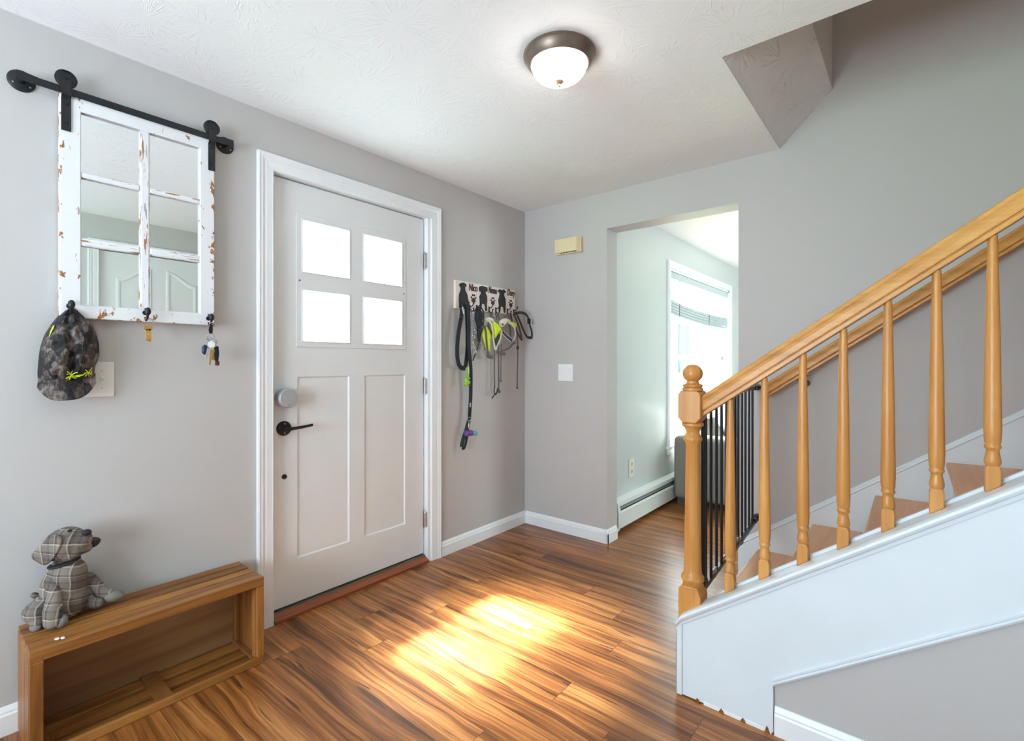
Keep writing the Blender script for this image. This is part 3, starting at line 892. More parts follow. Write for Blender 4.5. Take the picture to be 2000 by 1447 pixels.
# ------------------------------------------------------------------ staircase
SL = 0.704
def cap_z(x): return 0.386 + SL * (x - 1.731)
st = thing('staircase', (1.58, -0.6, 0.0), 'white stair with light wood treads rising along the wall', 'staircase')
XE = 4.75
YP = -1.152
b = MB()
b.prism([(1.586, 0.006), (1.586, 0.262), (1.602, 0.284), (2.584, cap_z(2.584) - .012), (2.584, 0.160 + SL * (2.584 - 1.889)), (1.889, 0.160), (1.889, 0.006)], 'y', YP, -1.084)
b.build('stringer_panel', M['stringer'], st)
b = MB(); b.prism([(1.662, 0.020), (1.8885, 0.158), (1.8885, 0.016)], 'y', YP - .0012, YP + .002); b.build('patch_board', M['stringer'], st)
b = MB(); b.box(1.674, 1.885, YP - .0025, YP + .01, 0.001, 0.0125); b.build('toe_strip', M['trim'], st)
for x in (1.652, 1.732, 1.800, 1.872):
    b = MB(); b.prism([(x - .008, 0.0), (x + .010, 0.0), (x + .006, 0.010), (x - .001, 0.014 if x < 1.86 else .022), (x - .006, 0.006)], 'y', YP - .0045, YP + .002); b.build('wood_chip', M['crate_x'], st, label='bare brown wood chip')
# moulded cap following the slope
b = MB()
capprof = [(-1.1595, -0.040), (-1.1615, -0.026), (-1.170, -0.022), (-1.1745, -0.012), (-1.1720, -0.004), (-1.160, 0.000), (-1.084, 0.000), (-1.084, -0.040)]
capprof = [(y, z) for (y, z) in capprof]
XS = 2.584
rings = []
for x in (1.600, XS):
    rings.append([(x, y, cap_z(x) + z + 0.0) for (y, z) in capprof])
# mitred front end
rings.insert(0, [(1.5795, y, min(cap_z(1.600) + z - 0.026, 0.262 + 0.5 * z)) for (y, z) in capprof])
b.sweep(rings, smooth=False)
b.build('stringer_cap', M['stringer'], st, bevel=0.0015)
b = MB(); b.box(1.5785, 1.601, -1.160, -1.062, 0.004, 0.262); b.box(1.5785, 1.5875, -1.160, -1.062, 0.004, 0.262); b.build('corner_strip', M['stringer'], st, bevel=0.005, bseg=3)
# inner board behind balusters
b = MB()
b.prism([(1.70, cap_z(1.70) - .10), (1.70, cap_z(1.70) + 0.000), (1.73, cap_z(1.73) + 0.010), (2.584, cap_z(2.584) + 0.010), (2.584, cap_z(2.584) - .25), (1.9, cap_z(1.9) - .25), (1.70, 0.05)], 'y', -1.0835, -1.068)
b.build('inner_stringer', M['stringer'], st, bevel=0.004)
# lower trim along the sloping edge
b = MB()
def low_z(x): return 0.158 + SL * (x - 1.889)
lp = [(-1.152, 0.022), (-1.1585, 0.019), (-1.1585, 0.013), (-1.1555, 0.009), (-1.1600, 0.004), (-1.1560, -0.003), (-1.140, -0.004), (-1.140, 0.022)]
b.sweep([[(x, y, low_z(x) + z) for (y, z) in lp] for x in (1.8895, 2.584)], smooth=False)
b.build('lower_moulding', M['stringer'], st)
RISE, RUN, NX = 0.1865, 0.2515, 1.589
for k in range(13):
    x0 = NX + RUN * k; z = RISE * (k + 1)
    if k < 12:
        b = MB(); b.box(x0, x0 + RUN + .03, (-1.069 if k < 3 else -1.046), -0.012, z - .026, z); b.build('tread', M['tread'], st, bevel=0.007, bseg=3)
    b = MB(); b.box(x0 + .022, x0 + .040, (-1.069 if k < 3 else -1.046), -0.012, z - RISE, z - .026); b.build('riser', M['stringer'], st)
b = MB(); b.box(XE - .1, 5.1, -1.05, 0, RISE * 13 - .2, RISE * 13); structure(b.build('floor_upstairs', M['floor'], base=(4.9, -.5, 2.2)), 'upstairs landing floor', 'floor')
# skirt board on the wall
b = MB()
def sk(x): return 0.222 + 0.7170 * (x - 1.509)
b.prism([(1.4885, 0.004), (1.4885, 0.166), (1.509, 0.200), (XE, sk(XE) - .018), (XE, sk(XE) - .5), (2.2, 0.004)], 'y', -0.013, -0.0005)
b.build('skirt_board', M['stringer'], st)
b = MB()
sp = [(-0.0005, 0.0), (-0.006, -0.001), (-0.009, -0.006), (-0.009, -0.011), (-0.015, -0.015), (-0.018, -0.024), (-0.013, -0.030), (-0.0005, -0.030)]
b.sweep([[(x, y, sk(x) + z) for (y, z) in sp] for x in (1.509, XE)], smooth=False)
b.sweep([[(1.500 + z + .0, y, 0.166) for (y, z) in sp], [(1.509 + z, y, sk(1.509)) for (y, z) in sp]], smooth=False)
b.build('skirt_moulding', M['stringer'], st)
# wall below the stair
b = MB(); b.prism([(1.8895, 0.0), (1.8895, 0.157), (2.584, 0.157 + SL * (2.584 - 1.8895)), (2.584, 0)], 'y', -1.138, -1.09)
structure(b.build('wall_under_stair', M['wall'], base=(2.2, -1.1, 0)), 'greige triangle of wall under the stair', 'wall')
baseboard_y('baseboard_stair', -1.138, -1, 1.892, 2.584)

# ------------------------------------------------------------------ railing
rl = thing('stair_railing', (1.62, -1.10, 0.27), 'honey maple banister with ball-topped newel and turned balusters', 'railing')
NXC, NYC = 1.6195, -1.1035
s = 0.0395
b = MB()
b.prism([(NXC - s, 0.262), (NXC + s, 0.318), (NXC + s, 0.355), (NXC + s - .012, 0.388), (NXC - s + .012, 0.388), (NXC - s, 0.372)], 'y', NYC - s, NYC + s)
nb = b.build('newel_post', M['post'], rl, bevel=0.004)
b = MB()
b.lathe([(0.030, 0.375), (0.034, 0.388), (0.034, 0.396), (0.039, 0.402), (0.039, 0.414), (0.034, 0.420), (0.0310, 0.428), (0.0288, 0.46), (0.0275, 0.60), (0.0255, 0.75), (0.0235, 0.888),
         (0.0275, 0.896), (0.0325, 0.903), (0.0325, 0.912), (0.027, 0.918), (0.0225, 0.926), (0.0235, 0.936), (0.030, 0.949), (0.037, 0.955), (0.037, 0.963), (0.030, 0.969), (0.028, 0.975)], (NXC, NYC, 0), 'z', 36)
b.build('turned_shaft', M['post'], nb)
b = MB()
c = 0.010
b.prism([(NXC - s, 0.985), (NXC - s + c * 1.6, 0.966), (NXC + s - c * 1.6, 0.966), (NXC + s, 0.985), (NXC + s, 1.066), (NXC + s - c, 1.080), (NXC - s + c, 1.080), (NXC - s, 1.066)], 'y', NYC - s, NYC + s)
b.build('square_block', M['post'], nb, bevel=0.0035)
b = MB()
b.lathe([(0.030, 1.078), (0.036, 1.081), (0.036, 1.088), (0.030, 1.091), (0.034, 1.095), (0.034, 1.100), (0.028, 1.103), (0.021, 1.106), (0.021, 1.110)] + [(0.0345 * math.cos(math.radians(a)), 1.141 + 0.0325 * math.sin(math.radians(a))) for a in range(-55, 91, 8)] + [(0.0006, 1.1736)], (NXC, NYC, 0), 'z', 36)
b.build('ball_finial', M['post'], nb)


def rail_sweep(b, x0, x1, ztop, yc, slope):
    half = [(0.0, 0.0), (0.019, 0.0), (0.020, 0.002), (0.020, 0.0105), (0.0165, 0.012), (0.0165, 0.0140), (0.0225, 0.0155), (0.0235, 0.019), (0.0230, 0.026), (0.0235, 0.034), (0.0252, 0.042), (0.0275, 0.048), (0.0283, 0.052), (0.0262, 0.0570), (0.020, 0.0603), (0.010, 0.0617), (0.0, 0.062)]
    prof = half + [(-a, h) for a, h in half[-2:0:-1]]
    th_ = math.atan(slope); up = Vector((-math.sin(th_), 0, math.cos(th_)))
    rings = []
    for x in (x0, x1):
        P = Vector((x, yc, ztop(x)))
        ring = []
        for a, h in prof:
            q = P + up * (h - 0.062)
            # plumb cut: slide along the slope back to x
            q = q + Vector((1, 0, slope)) * (x - q.x)
            ring.append((q.x, yc - a, q.z))
        rings.append(ring)
    b.sweep(rings, smooth=False)


b = MB()
SR = 0.704
def rz(x): return 1.064 + SR * (x - 1.655)
rail_sweep(b, 1.657, 2.575, rz, -1.100, SR)
b.build('handrail', M['rail'], rl)
bx_ = [1.731 + .0155, 1.838 + .0155, 1.948 + .0155, 2.054 + .0155, 2.161 + .0155, 2.267 + .0155, 2.377 + .0155, 2.4925 + .0155]
for i, x in enumerate(bx_):
    zb = cap_z(x); zt = rz(x) - 0.0745
    L = zt - zb; b = MB(); q = 0.0158
    zblk = zb + 0.062
    b.prism([(x - q, cap_z(x - q)), (x + q, cap_z(x + q)), (x + q, zblk - .012), (x + q * .75, zblk), (x - q * .75, zblk), (x - q, zblk - .012)], 'y', -1.100 - q, -1.100 + q)
    bb = b.build('baluster', M['post'], rl, bevel=0.003)
    b = MB()
    b.lathe([(0.0125, zblk - .004), (0.0165, zblk + .004), (0.0168, zblk + .012), (0.0150, zblk + .022), (0.0128, zblk + .034), (0.0130, zblk + .040), (0.0160, zblk + .043), (0.0172, zblk + .047), (0.0160, zblk + .051), (0.0145, zblk + .054), (0.0165, zblk + .060), (0.0180, zblk + .09), (0.0172, zblk + .16),
             (0.0150, zb + L * .60), (0.0118, zb + L * .85), (0.0098, zt)], (x, -1.100, 0), 'z', 20)
    b.build('baluster_shaft', M['post'], bb)

# wall handrail
wr = thing('wall_handrail', (1.63, -0.075, 1.0), 'honey maple handrail bracketed to the wall beside the stair', 'handrail')
def wz(x): return 1.079 + 0.707 * (x - 1.649)
b = MB(); rail_sweep(b, 1.632, 4.2, wz, -0.080, 0.707); b.build('rail', M['rail'], wr, bevel=0.001)
for x in (1.812, 2.9, 4.0):
    z0 = wz(x) - .078; b = MB()
    b.tube([(x + .012, -0.080, z0 + .012), (x + .006, -0.078, z0 - .022), (x, -0.060, z0 - .040), (x, -0.022, z0 - .040)], 0.006, 10)
    b.lathe([(0.001, -0.001), (0.017, -0.001), (0.015, -0.010), (0.009, -0.030), (0.001, -0.030)], (x, 0, z0 - .040), 'y', 20)
    b.box(x - .008, x + .022, -.089, -.071, z0 + .008, z0 + .012)
    b.build('bracket', M['bronze'], wr)

# ------------------------------------------------------------------ pet gate
gt = thing('pet_gate', (1.62, -1.04, 0.33), 'black metal bar gate spanning newel post and wall', 'gate')
bars = [(1.6405, -1.055), (1.638, -1.020), (1.634, -0.945), (1.630, -0.865), (1.625, -0.782), (1.621, -0.700), (1.616, -0.620), (1.611, -0.539), (1.607, -0.465), (1.603, -0.387), (1.598, -0.304), (1.594, -0.219), (1.588, -0.127)]
ZG0, ZG1 = 0.352, 1.052
for i, (x, y) in enumerate(bars):
    b = MB(); b.tube([(x, y, ZG0), (x, y, ZG1)], 0.0056 if i not in (6, 7, 0) else 0.008, 10); b.build('bar', M['black_metal'], gt)
for (z, nm) in ((ZG0, 'bottom_rail'), (ZG1, 'top_rail')):
    for (a, c_) in ((0, 7), (6, 12)):
        dx = 0.004 if a else -0.004
        b = MB(); b.ribbon([(bars[a][0] + dx, bars[a][1], z), (bars[c_][0] + dx, bars[c_][1], z)], 0.018, 0.018, normal=(1, 0, 0)); b.build(nm, M['black_metal'], gt, bevel=0.003)
for (x, y, z) in ((1.614, -0.60, ZG0 + .005), (1.607, -0.44, ZG0 - .002), (1.585, -0.08, ZG1 - .002), (1.585, -0.08, ZG0 + .002), (1.642, -1.058, ZG0 + .03), (1.642, -1.058, ZG1 - .03)):
    b = MB(); b.box(x - .013, x + .013, y - .018, y + .018, z - .013, z + .013); b.build('latch_block', M['black_metal'], gt, bevel=0.004)
for z in (ZG0, ZG1):
    b = MB(); b.tube([(1.587, -0.127, z), (1.583, -0.008, z)], 0.007, 10); b.lathe([(0.001, 0), (0.019, 0), (0.019, -.010), (0.001, -.012)], (1.583, -0.0005, z), 'y', 16); b.build('wall_cup', M['black_metal'], gt)
for (a, c_) in ((2, 3), (4, 5), (7, 8)):
    b = MB(); (x0, y0), (x1, y1) = bars[a], bars[c_]
    b.box(x0 - .003, x0 + .001, y0 + .01, y1 - .01, ZG0 + .006, ZG0 + .028); b.build('clear_guard', M['silver_plastic'], gt)

# ------------------------------------------------------------------ mirror made from an old sash
mr = thing('wall_mirror', (0.02, -2.338, 1.331), 'distressed white six-pane window mirror hung from black rail', 'mirror')
MY0, MY1, MZ0, MZ1 = -2.571, -2.105, 1.331, 2.089
cols = [(-2.517, -2.352), (-2.321, -2.157)]; rows = [(1.377, 1.578), (1.607, 1.810), (1.832, 2.034)]
b = MB(); plate_with_holes(b, MY0, MY1, MZ0, MZ1, [(cols[0][0], cols[1][1], rows[0][0], rows[2][1])], 0.008, 0.040)
b.build('frame', M['frame_white'], mr, bevel=0.003)
b = MB(); b.box(0.014, 0.038, cols[0][1], cols[1][0], rows[0][0] - .003, rows[2][1] + .003)
b.build('muntin', M['muntin_z'], mr, bevel=0.006)
for r in (0, 1):
    for c_ in cols:
        b = MB(); b.box(0.014, 0.0375, c_[0] - .002, c_[1] + .002, rows[r][1], rows[r + 1][0]); b.build('muntin', M['muntin_y'], mr, bevel=0.006)
for c_ in cols:
    for r in rows:
        b = MB(); b.box(0.0130, 0.0260, c_[0] - .003, c_[1] + .003, r[0] - .003, r[1] + .003); b.build('mirror_glass', M['mirror'], mr)
hooks = [(-2.547, 1.372), (-2.337, 1.366), (-2.127, 1.360)]
for (y, z) in hooks:
    b = MB()
    b.lathe([(0.001, 0), (0.009, 0), (0.008, 0.004), (0.001, 0.005)], (0.040, y, z - .002), 'x', 16)
    b.tube([(0.041, y, z - .020), (0.052, y, z - .030), (0.068, y, z - .022), (0.074, y, z - .002)], [0.0035, 0.004, 0.004, 0.004], 10)
    b.tube([(0.043, y, z + .012), (0.058, y, z + .004), (0.074, y, z + .010)], [0.004, 0.004, 0.005], 10)
    b.ell((0.074, y, z + .001), (0.009, 0.0095, 0.015), seg=14, rings=10)
    b.build('coat_hook', M['iron'], mr)
for y in (-2.556, -2.116):
    b = MB(); b.prism([(0.0405, 1.955), (0.0445, 1.955), (0.0445, 2.060), (0.0525, 2.072), (0.0525, 2.150), (0.0485, 2.150), (0.0485, 2.074), (0.0405, 2.062)], 'y', y - .0125, y + .0125)
    hg = b.build('hanger_strap', M['iron'], mr, bevel=0.001)
    b = MB(); b.box(0.034, 0.0525, y - .0125, y + .0125, 2.146, 2.151); b.lathe([(0.001, 0.0015), (0.020, 0.0015), (0.029, 0.0035), (0.0265, 0.008), (0.029, 0.0125), (0.020, 0.0145), (0.001, 0.0145)], (0.0345, y, 2.127), 'x', 32)
    b.build('roller_wheel', M['iron'], hg)
    for z in (1.985, 2.045, 2.128):
        b = MB(); b.lathe([(0.001, 0), (0.0055, 0), (0.0050, 0.003), (0.001, 0.0035)], (0.0445 if z < 2.06 else 0.0525, y, z), 'x', 12); b.build('strap_bolt', M['iron'], hg)

br = thing('sliding_rail', (0.03, -2.35, 2.085), 'black flat iron rail the mirror hangs on', 'rail')
b = MB(); b.box(0.0420, 0.0465, -2.640, -2.066, 2.076, 2.100)
b.build('flat_bar', M['iron'], br, bevel=0.001)
for y in (-2.658, -2.052):
    b = MB(); b.lathe([(0.001, 0), (0.034, 0), (0.034, 0.003), (0.031, 0.006), (0.001, 0.006)], (0.0, y, 2.090), 'x', 40)
    b.tube([(0.005, y, 2.090), (0.0415, y, 2.090)], 0.010, 16)
    sg = 1 if y < -2.3 else -1
    b.prism([(y - .0 * sg, 2.078), (y + .035 * sg, 2.078), (y + .035 * sg, 2.100), (y - .0 * sg, 2.104), (y - .016 * sg, 2.104), (y - .018 * sg, 2.080)], 'x', 0.0405, 0.0470)
    fl = b.build('wall_flange', M['iron'], br)
    for (dy, dz) in ((-.020, -.012), (.002, .024), (.020, -.014)):
        b = MB(); b.lathe([(0.0001, 0), (0.0030, 0), (0.0025, 0.0015), (0.0001, 0.002)], (0.006, y + dy, 2.090 + dz), 'x', 10); b.build('flange_screw', M['steel'], fl)

# ------------------------------------------------------------------ baseball cap on left hook
cp = thing('baseball_cap', (0.06, -2.548, 1.06), 'dark bark camouflage cap with neon yellow antler stitching', 'cap')


def interp(tab, v):
    for (v0, a), (v1, c_) in zip(tab, tab[1:]):
        if v <= v1: return a + (c_ - a) * (v - v0) / (v1 - v0)
    return tab[-1][1]


LT = [(600, 136), (606, 126), (618, 113), (635, 99), (655, 87), (680, 79), (705, 75.5), (732, 74), (752, 76)]
RT = [(600, 144), (606, 153), (618, 165), (635, 181), (650, 188), (670, 193), (690, 194.5), (705, 191), (715, 186), (730, 184), (752, 183)]
DT = [(600, 0.012), (606, 0.02), (618, 0.040), (640, 0.060), (670, 0.072), (700, 0.074), (725, 0.068), (736, 0.055), (752, 0.035)]


def cap_surface(s, v):
    l, r = interp(LT, v), interp(RT, v); u = (l + r) / 2 + s * (r - l) / 2
    d = interp(DT, v)
    x = 0.030 + d * max(0.0, 1 - abs(s) ** 2.2) ** 0.6
    k = noise.noise(Vector((s * 2.1, v * 0.045, 3.0))) * 0.022 + noise.noise(Vector((s * 5.0, v * 0.11, 9.0))) * 0.012
    x += k * (1 - s * s) * min(1, d / .05)
    # slack folds running down and outwards from the hook
    x -= 0.012 * math.exp(-((s + 0.10 - (v - 640) * 0.0035) / 0.13) ** 2) * (1 - s * s) * min(1, d / .05)
    x -= 0.010 * math.exp(-((v - 664 - 26 * (s - .35)) / 7.0) ** 2) * (1 if s > -.1 else 0.2) * (1 - s * s)
    return wall_point(u, v, max(0.018, x))


N, K = 46, 40
front = [[cap_surface(-1 + 2 * j / K, 600 + 150 * i / N) for j in range(K + 1)] for i in range(N + 1)]
b = MB(); vs = []; fs = []
for i in range(N + 1):
    for j in range(K + 1): vs.append(front[i][j])
for i in range(N + 1):
    for j in range(K + 1):
        p = front[i][j]; q = wall_point(0, 0, 0.0); vs.append(Vector((0.018 + 0.0 * p.x, p.y, p.z)))
o_ = (N + 1) * (K + 1)
for i in range(N):
    for j in range(K):
        a = i * (K + 1) + j; fs.append((a, a + K + 1, a + K + 2, a + 1)); fs.append((o_ + a, o_ + a + 1, o_ + a + K + 2, o_ + a + K + 1))
for i in range(N):
    for j in (0, K):
        a = i * (K + 1) + j; q = (a, o_ + a, o_ + a + K + 1, a + K + 1); fs.append(q if j == 0 else q[::-1])
for j in range(K):
    a = j; fs.append((a, a + 1, o_ + a + 1, o_ + a)); a = N * (K + 1) + j; fs.append((a, o_ + a, o_ + a + 1, a + 1))
b.add(vs, fs, True); b.build('crown', M['camo'], cp)
b = MB(); vs = []; fs = []; NB = 14
for i in range(NB + 1):
    f = i / NB
    for j in range(K + 1):
        s_ = -1 + 2 * j / K
        vt = 744 - 9 * s_ * abs(s_) - 7 * s_ * s_
        vb = 782 - 30 * abs(s_) ** 3.2 - 4 * s_
        v = vt + (vb - vt) * f
        hw = (56 + 2 * f) * (1.0 if f < .75 else 1.0)
        u = 130 + s_ * hw + 0 * f
        x = 0.034 + 0.040 * (1 - s_ * s_) * (1 - 0.25 * f) + 0.020 * f
        vs.append(wall_point(u, v, x))
for i in range(NB):
    for j in range(K):
        a = i * (K + 1) + j; fs.append((a, a + K + 1, a + K + 2, a + 1))
b.add(vs, fs, True)
b.build('brim', M['camo'], cp, mods=(('SOLIDIFY', dict(thickness=0.004, offset=0.0)), ('BEVEL', dict(width=0.0012, segments=2, limit_method='ANGLE'))))


def on_cap(u, v, lift=.0025):
    l, r = interp(LT, v), interp(RT, v); s_ = max(-1, min(1, (u - (l + r) / 2) / ((r - l) / 2)))
    p = cap_surface(s_, v); return p + Vector((lift, 0, 0))


b = MB()
def stitch(c, pts, r=0.0012):
    b.tube([on_cap(c[0] + p[0], c[1] + p[1], .006) for p in pts], r, 6)
c1 = (139, 733)
for pts in ([(0, 0), (-5, -3), (-9, -2)], [(0, 0), (-4, -5), (-8, -7)], [(0, 0), (0, -6), (2, -9)], [(0, 0), (5, -4), (12, -6)], [(0, 0), (-6, 3), (-11, 6)], [(0, 0), (-3, 5), (-4, 8)], [(0, 0), (4, 5), (9, 6)], [(-9, 6), (-2, 3), (8, 5)], [(0, 0), (6, 1), (13, 0), (20, -1), (26, -3)], [(1, 2), (8, 3), (16, 2), (24, -1)]):
    stitch(c1, pts, 0.0013)
c2 = (172, 728)
for pts in ([(0, 0), (4, -5), (7, -10)], [(0, 0), (-3, -3), (-5, -6)], [(0, 0), (5, 0), (7, -3)], [(0, 0), (-4, 4), (-7, 7)], [(0, 0), (1, 5), (0, 7)], [(0, 0), (5, 3), (7, 2)], [(-8, 1), (-3, 0), (2, -2)]):
    stitch(c2, pts, 0.0013)
b.build('antler_stitching', M['neon_thread'], cp, label='neon yellow antler embroidery')
b = MB(); b.ribbon([on_cap(96, 657, .004), on_cap(99, 648, .004), on_cap(103, 640, .004), on_cap(105.5, 635, .004)], [0.001, 0.0035, 0.004, 0.001], 0.002, normal=(1, -.5, 0)); b.build('side_stitching', M['neon_thread'], cp)

# ------------------------------------------------------------------ keys
def ring_pts(c, r, n=20, tilt=0.0, ax='x'):
    out = []
    for k in range(n):
        a = 2 * math.pi * k / n; p, q = r * math.cos(a), r * math.sin(a)
        out.append(Vector(c) + Vector((q * math.sin(tilt) if ax == 'x' else 0, p, q * math.cos(tilt))))
    return out


ky = thing('key_bunch', (0.075, -2.336, 1.255), 'brass keys hanging from middle hook of mirror', 'keys')
b = MB(); c0 = (0.066, -2.334, 1.328); b.tube(ring_pts(c0, 0.0155, tilt=.2), 0.0011, 6, True); b.build('split_ring', M['brass'], ky)
for (dy, dx, l) in ((-.004, 0, .055), (.003, .004, .060)):
    b = MB(); y, x, z = -2.334 + dy, 0.064 + dx, 1.315
    b.lathe([(0.001, 0), (0.0095, 0), (0.0095, .0018), (0.001, .0018)], (x, y, z - .008), 'x', 18); b.box(x, x + .0018, y - .0038, y + .0038, z - l, z - .012)
    for q in range(4): b.box(x, x + .0018, y + .003, y + .0052, z - l + .006 + q * .008, z - l + .010 + q * .008)
    b.build('brass_key', M['brass'], ky, bevel=0.0004)
b = MB(); b.box(0.070, 0.074, -2.342, -2.326, 1.262, 1.279); b.build('key_cover', M['brass'], ky, bevel=0.002)

k2 = thing('key_bunch', (0.075, -2.120, 1.17), 'keys with white disc and dark fobs on right mirror hook', 'keys')
P = lambda u, v, x=0.072: wall_point(u, v, x)
b = MB(); b.tube(ring_pts(P(414, 634), 0.010, tilt=.6), 0.0011, 6, True); b.build('split_ring', M['steel'], k2)
b = MB(); b.ribbon([P(412.5, 634), P(411.5, 645), P(412, 652)], [.010, .014, .010], 0.005); b.build('leather_tab', M['iron'], k2)
b = MB(); b.tube(ring_pts(P(411.5, 657), 0.012, tilt=.5), 0.0013, 6, True); b.tube(ring_pts(P(416, 668), 0.014, tilt=.3), 0.0013, 6, True); b.tube(ring_pts(P(409, 661), 0.009, tilt=.9), 0.0013, 6, True); b.build('key_ring', M['steel'], k2)
b = MB(); b.lathe([(0.001, 0), (0.0165, 0), (0.0165, 0.005), (0.0135, 0.006), (0.001, 0.006)], P(412.8, 672.5, .076), 'x', 28); dd = b.build('disc_rim', M['steel'], k2)
b = MB(); b.lathe([(0.001, 0), (0.0135, 0), (0.0135, 0.0012), (0.001, 0.0012)], P(412.8, 672.5, .0822), 'x', 28); b.build('white_disc', M['white_plastic'], dd)
b = MB(); b.prism([(-.0085, 0.0), (-.0095, -.02), (-.0075, -.058), (.0060, -.062), (.0095, -.03), (.0070, 0.0)], 'x', 0, .009)
b2 = MB(); pc = P(422, 676, .066); b2.add([Vector(v) + Vector((pc.x, pc.y, pc.z)) for v in b.v], b.f); b2.build('black_fob', M['iron'], k2, bevel=0.003)
b = MB(); q = P(423.5, 708, .068); b.box(q.x, q.x + .008, q.y - .0075, q.y + .0075, q.z - .012, q.z + .006); b.build('red_tip', M['red'], k2, bevel=.002)
b = MB(); b.ell(P(400, 683, .066), (0.008, 0.0115, 0.020)); b.build('navy_fob', M['navy'], k2)
b = MB(); b.ribbon([P(407, 680), P(403, 699)], 0.010, 0.003); b.build('grey_key', M['silver_plastic'], k2, bevel=0.001)
for (a, c_) in (((412, 683), (410, 713)), ((415, 683), (417, 704)), ((418, 683), (414, 702))):
    b = MB(); b.ribbon([P(a[0], a[1], .075), P(c_[0], c_[1], .075)], 0.006, 0.002); b.build('brass_key', M['brass'], k2)

# ------------------------------------------------------------------ switches, chime, outlet
sw = thing('light_switch', (0, -2.478, 1.058), 'almond two-gang switch plate half hidden by the cap', 'light switch')
b = MB(); b.box(0.0, 0.006, -2.536, -2.420, 1.058, 1.183); b.build('switch_plate', M['almond'], sw, bevel=0.003)
for y in (-2.501, -2.455):
    b = MB(); b.box(0.0055, 0.0075, y - .0055, y + .0055, 1.108, 1.133); tg = b.build('toggle_frame', M['almond'], sw)
    b = MB(); b.prism([(y - .0042, 1.112), (y + .0042, 1.112), (y + .0042, 1.130), (y - .0042, 1.130)], 'x', 0.007, 0.008); b.add([(0.007, y - .004, 1.114), (0.007, y + .004, 1.114), (0.007, y + .004, 1.124), (0.007, y - .004, 1.124), (0.017, y - .003, 1.124), (0.017, y + .003, 1.124), (0.016, y + .003, 1.131), (0.016, y - .003, 1.131)], [(0, 1, 5, 4), (4, 5, 6, 7), (1, 2, 6, 5), (3, 0, 4, 7), (2, 3, 7, 6)])
    b.build('toggle', M['white_plastic'], tg)
    for z in (1.090, 1.151):
        b = MB(); b.lathe([(0.0001, 0), (0.0028, 0), (0.002, .001), (0.0001, .001)], (0.006, y, z), 'x', 10); b.build('plate_screw', M['steel'], tg)
sw = thing('light_switch', (0.36, 0, 1.055), 'white double rocker switch below the ivory chime', 'light switch')
b = MB(); b.box(0.2995, 0.4205, -0.006, 0, 1.055, 1.174); b.build('switch_plate', M['white_plastic'], sw, bevel=0.003)
for x in (0.3365, 0.3835):
    b = MB(); b.box(x - .0185, x + .0185, -0.0072, -0.005, 1.080, 1.149); rf = b.build('rocker_frame', M['trim'], sw, bevel=.0006)
    b = MB(); b.add([(x - .0165, -.0072, 1.083), (x + .0165, -.0072, 1.083), (x + .0165, -.0080, 1.1145), (x - .0165, -.0080, 1.1145), (x + .0165, -.0125, 1.146), (x - .0165, -.0125, 1.146), (x + .0165, -.0072, 1.146), (x - .0165, -.0072, 1.146)], [(0, 1, 2, 3), (3, 2, 4, 5), (5, 4, 6, 7), (1, 6, 4, 2), (0, 3, 5, 7)])
    b.build('rocker', M['white_plastic'], rf)
ch = thing('door_chime', (0.40, 0, 1.93), 'ivory plastic door chime box high on the wall', 'door chime')
b = MB(); b.box(0.302, 0.500, -0.030, 0, 1.934, 2.038); b.build('backplate', M['ivory'], ch, bevel=0.003)
b = MB(); b.box(0.298, 0.478, -0.048, -0.020, 1.942, 2.036); b.build('cover', M['ivory'], ch, bevel=0.004)
b = MB(); b.box(0.480, 0.490, -0.044, -0.020, 1.938, 2.037); b.build('side_rib', M['ivory'], ch, bevel=0.002)
b = MB()
for k in range(6): b.box(0.34 + k * .022, 0.352 + k * .022, -0.040, -0.026, 1.9385, 1.9425)
b.build('vent_slots', M['dark_slot'], ch)
ot = thing('wall_outlet', (0.6, 0.52, 0.333), 'ivory duplex outlet above the baseboard heater', 'outlet')
b = MB(); b.box(0.6, 0.606, 0.478, 0.562, 0.333, 0.467); b.build('outlet_plate', M['almond'], ot, bevel=0.002)
for z in (0.372, 0.428):
    b = MB(); b.lathe([(0.001, 0), (0.017, 0), (0.0165, 0.002), (0.001, 0.002)], (0.606, 0.52, z), 'x', 24); so = b.build('socket', M['ivory'], ot)
    b = MB(); b.box(0.6078, 0.6088, 0.512, 0.5145, z - .004, z + .006); b.box(0.6078, 0.6088, 0.5255, 0.528, z - .004, z + .006); b.build('slot', M['dark_slot'], so)

# ------------------------------------------------------------------ baseboard heater
ht = thing('baseboard_heater', (0.63, 0.7, 0.0), 'white hydronic baseboard heater along living room wall', 'heater')
b = MB(); b.prism([(0.601, 0.02), (0.606, 0.02), (0.606, 0.205), (0.648, 0.196), (0.652, 0.185), (0.658, 0.186), (0.655, 0.212), (0.612, 0.226), (0.601, 0.226)], 'y', 0.205, 3.2); b.build('back_panel', M['heater'], ht)
b = MB(); b.prism([(0.655, 0.032), (0.662, 0.034), (0.664, 0.140), (0.656, 0.152), (0.652, 0.150), (0.657, 0.138)], 'y', 0.215, 3.2); b.build('front_cover', M['heater'], ht)
b = MB(); b.ribbon([(0.640, 0.215, 0.168), (0.640, 3.2, 0.168)], 0.030, 0.002, normal=(0.6, 0, 1)); b.build('damper', M['silver_plastic'], ht)
b = MB(); b.box(0.610, 0.650, 0.23, 3.2, 0.06, 0.13); b.build('fins', M['dark_slot'], ht)
b = MB(); b.prism([(0.601, 0.0), (0.640, 0.0), (0.658, 0.022), (0.668, 0.06), (0.668, 0.145), (0.660, 0.190), (0.660, 0.214), (0.612, 0.229), (0.601, 0.229)], 'y', 0.188, 0.226); b.build('end_cap', M['heater'], ht, bevel=0.003)

